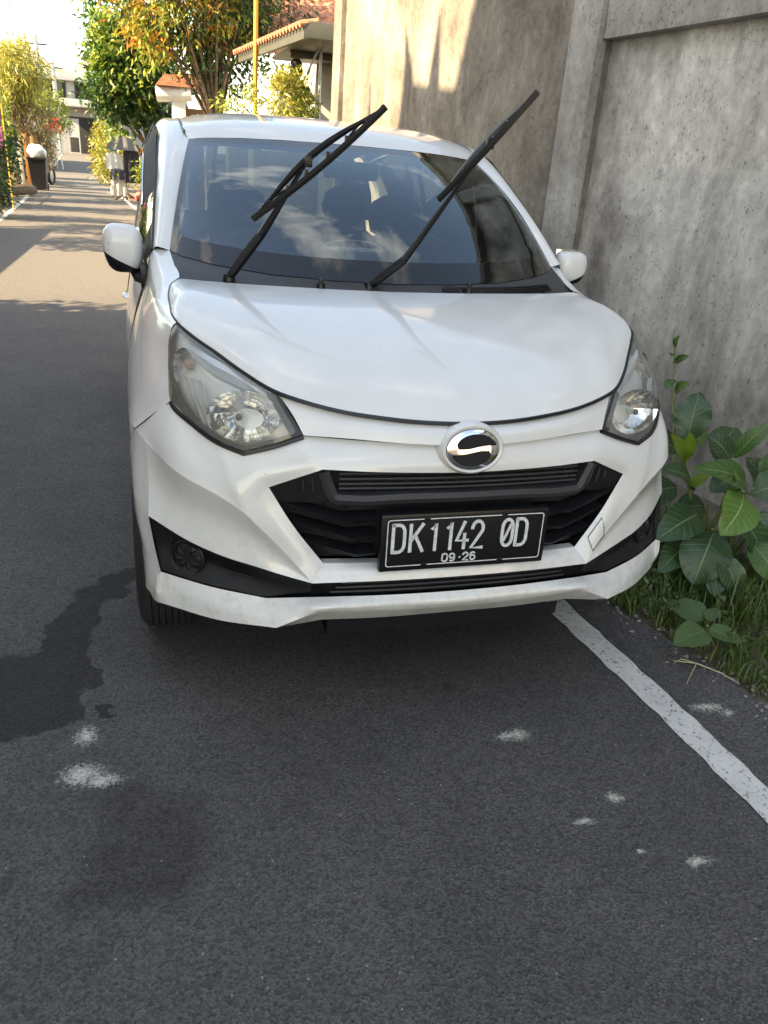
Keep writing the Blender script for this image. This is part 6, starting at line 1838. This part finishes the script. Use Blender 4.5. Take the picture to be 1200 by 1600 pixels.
mb = MB(); mb.tube(spline([(1.815, 1.55, .10), (1.80, 1.60, .30), (1.795, 1.66, .45), (1.79, 1.69, .60), (1.785, 1.72, .70)], 5), .0045, 6); mb.build('stem', bpy.data.materials['green_stem'], vn)
mb = MB(); mb.tube([(1.80, 1.64, .43), (1.815, 1.60, .34), (1.80, 1.56, .28)], .003, 5); mb.build('tendril', bpy.data.materials['green_stem'], vn)
for i, (b_, t_, w) in enumerate((((1.785, 1.66, .54), (1.715, 1.62, .50), .055), ((1.79, 1.64, .48), (1.80, 1.56, .55), .060), ((1.785, 1.70, .66), (1.735, 1.66, .66), .045), ((1.785, 1.71, .69), (1.77, 1.68, .76), .04), ((1.785, 1.69, .62), (1.81, 1.62, .67), .045))):
    broad_leaf('leaf', b_, t_, w, LM['bright' if i % 2 else 'mid'], vn, face=(-.8, -.4, .4), seed=300 + i)
# dead leaves lying about
for i, (x, y, a, l, lb) in enumerate(((1.60, .52, 30, .16, 'large curled brown leaf under the big leaved plant'), (1.30, .30, 100, .07, 'small brown leaf lying in the grass by the seedling'), (1.14, -.02, 200, .05, 'small brown leaf on the grass edge in front of the seedling'), (1.42, .26, 310, .08, 'brown leaf lying in the deeper grass toward the wall'))):
    d = Vector((math.cos(R(a)), math.sin(R(a)), .15)) * l
    tag(broad_leaf('dead_leaf', (x, y, .03), tuple(Vector((x, y, .03)) + d), l * .5, LM['deadleaf'], None, face=(0, -.2, 1), seed=400 + i, cup=.5, wave=.1), lb, 'leaf')
# grass verge
def grass(name, n, seed, x_of, hmin, hmax, cols, label):
    r = np.random.default_rng(seed)
    y = r.uniform(-1.6, 1.9, n); off = r.random(n) ** 1.1 * np.where(y < .3, .95, .75)
    edge_x = np.array([pl(ROAD_R, v) for v in y]); x = edge_x + .015 + off
    tuft = np.sin(x * 23 + 3) * np.sin(y * 19 + 1) + .6 * np.sin(x * 51) * np.sin(y * 47)
    keep = (tuft > r.uniform(-1.1, .7, n)) & (x < 2.02 - .15 * y)
    x, y = x[keep], y[keep]; n = len(x)
    hgt = r.uniform(hmin, hmax, n) * (.55 + .6 * np.clip((x - np.array([pl(ROAD_R, v) for v in y])) / .35, 0, 1))
    az = r.uniform(0, 2 * np.pi, n); lean = r.uniform(.15, .95, n)
    dx, dy = np.cos(az), np.sin(az); w = r.uniform(.0016, .0036, n)
    px_, py_ = -dy, dx
    V = []
    for k, (tt, ww) in enumerate(((0, 1), (.45, .9), (.8, .55), (1.0, .05))):
        bend = lean * hgt * tt ** 2 * .9
        cx_ = x + dx * bend; cy_ = y + dy * bend; cz_ = hgt * tt * (1 - .25 * lean * tt) - .012
        V.append(np.stack([cx_ + px_ * w * ww, cy_ + py_ * w * ww, cz_], 1)); V.append(np.stack([cx_ - px_ * w * ww, cy_ - py_ * w * ww, cz_], 1))
    V = np.stack(V, 1).reshape(-1, 3); i0 = np.arange(n) * 8
    F = np.concatenate([np.stack([i0 + 2 * k, i0 + 2 * k + 1, i0 + 2 * k + 3, i0 + 2 * k + 2], 1) for k in range(3)])
    ob = mesh_object(name, V.tolist(), F.tolist(), foliage(name + '_blade', cols, .5, .25))
    ob['kind'] = 'stuff'; ob['label'] = label; ob['category'] = 'grass'
grass('grass', 22000, 5, None, .03, .17, [(.05, .11, .02), (.08, .16, .03), (.12, .19, .05), (.17, .19, .07)], 'tufts of green grass along the edge of the asphalt')
grass('dry_grass', 3000, 8, None, .02, .12, [(.30, .24, .13), (.22, .17, .09), (.36, .30, .18)], 'dry straw coloured grass among the green tufts')
# small weeds hugging the asphalt edge
r_ = np.random.default_rng(12)
yy = r_.uniform(-.4, 1.3, 260); xx = np.array([pl(ROAD_R, v) for v in yy]) + .05 + r_.random(260) ** 1.4 * .6
P_ = np.repeat(np.stack([xx, yy, r_.uniform(.01, .10, 260)], 1), 9, 0) + r_.normal(size=(260 * 9, 3)) * .014
P_[:, 2] = np.abs(P_[:, 2])
wd_ = leaf_mesh('weeds', P_, .8, .024, .014, foliage('weed_leaf', [(.05, .11, .025), (.09, .16, .04), (.13, .20, .05)]), seed=77)
wd_['kind'] = 'stuff'; wd_['label'] = 'low small leaved weeds covering the verge by the asphalt'; wd_['category'] = 'weeds'
# dry twig on the asphalt
mb = MB()
mb.tube([(.848, .108, .010), (.913, .076, .014), (.965, .02, .010), (.985, -.045, .012)], [.0018, .0028, .0024, .0015], 5)
mb.tube([(.913, .076, .014), (.86, .03, .010), (.815, -.01, .008)], [.0024, .002, .0013], 5)
mb.tube([(.913, .076, .014), (.87, .10, .02), (.835, .09, .012)], [.002, .0016, .001], 5)
tag(mb.build('dry_twig', simple('straw', (.42, .36, .24), .8)), 'forked pale dry grass stalk lying on the asphalt edge', 'twig')

# crumbs of stone along the broken asphalt edge
r_ = np.random.default_rng(21); mb = MB()
for k in range(420):
    y = r_.uniform(-1.4, 1.2); x = pl(ROAD_R, y) + r_.normal(.02, .05); rr_ = r_.uniform(.003, .011)
    vs = [Vector((x, y, .0)) + Vector(v) * rr_ for v in ((1, 0, .1), (-.9, .2, .0), (.1, 1, .05), (-.1, -1, .1), (.1, .1, .8), (0, 0, -.6))]
    vs = [v + Vector(r_.normal(size=3) * rr_ * .25) for v in vs]
    mb.add(vs, [(0, 2, 4), (2, 1, 4), (1, 3, 4), (3, 0, 4), (2, 0, 5), (1, 2, 5), (3, 1, 5), (0, 3, 5)])
gv = mb.build('gravel', simple('grey_stone_chips', (.22, .205, .185), .9, var=.5, scale=60), None, smooth=False)
gv['kind'] = 'stuff'; gv['label'] = 'loose stone chips along the crumbling edge of the asphalt'; gv['category'] = 'gravel'
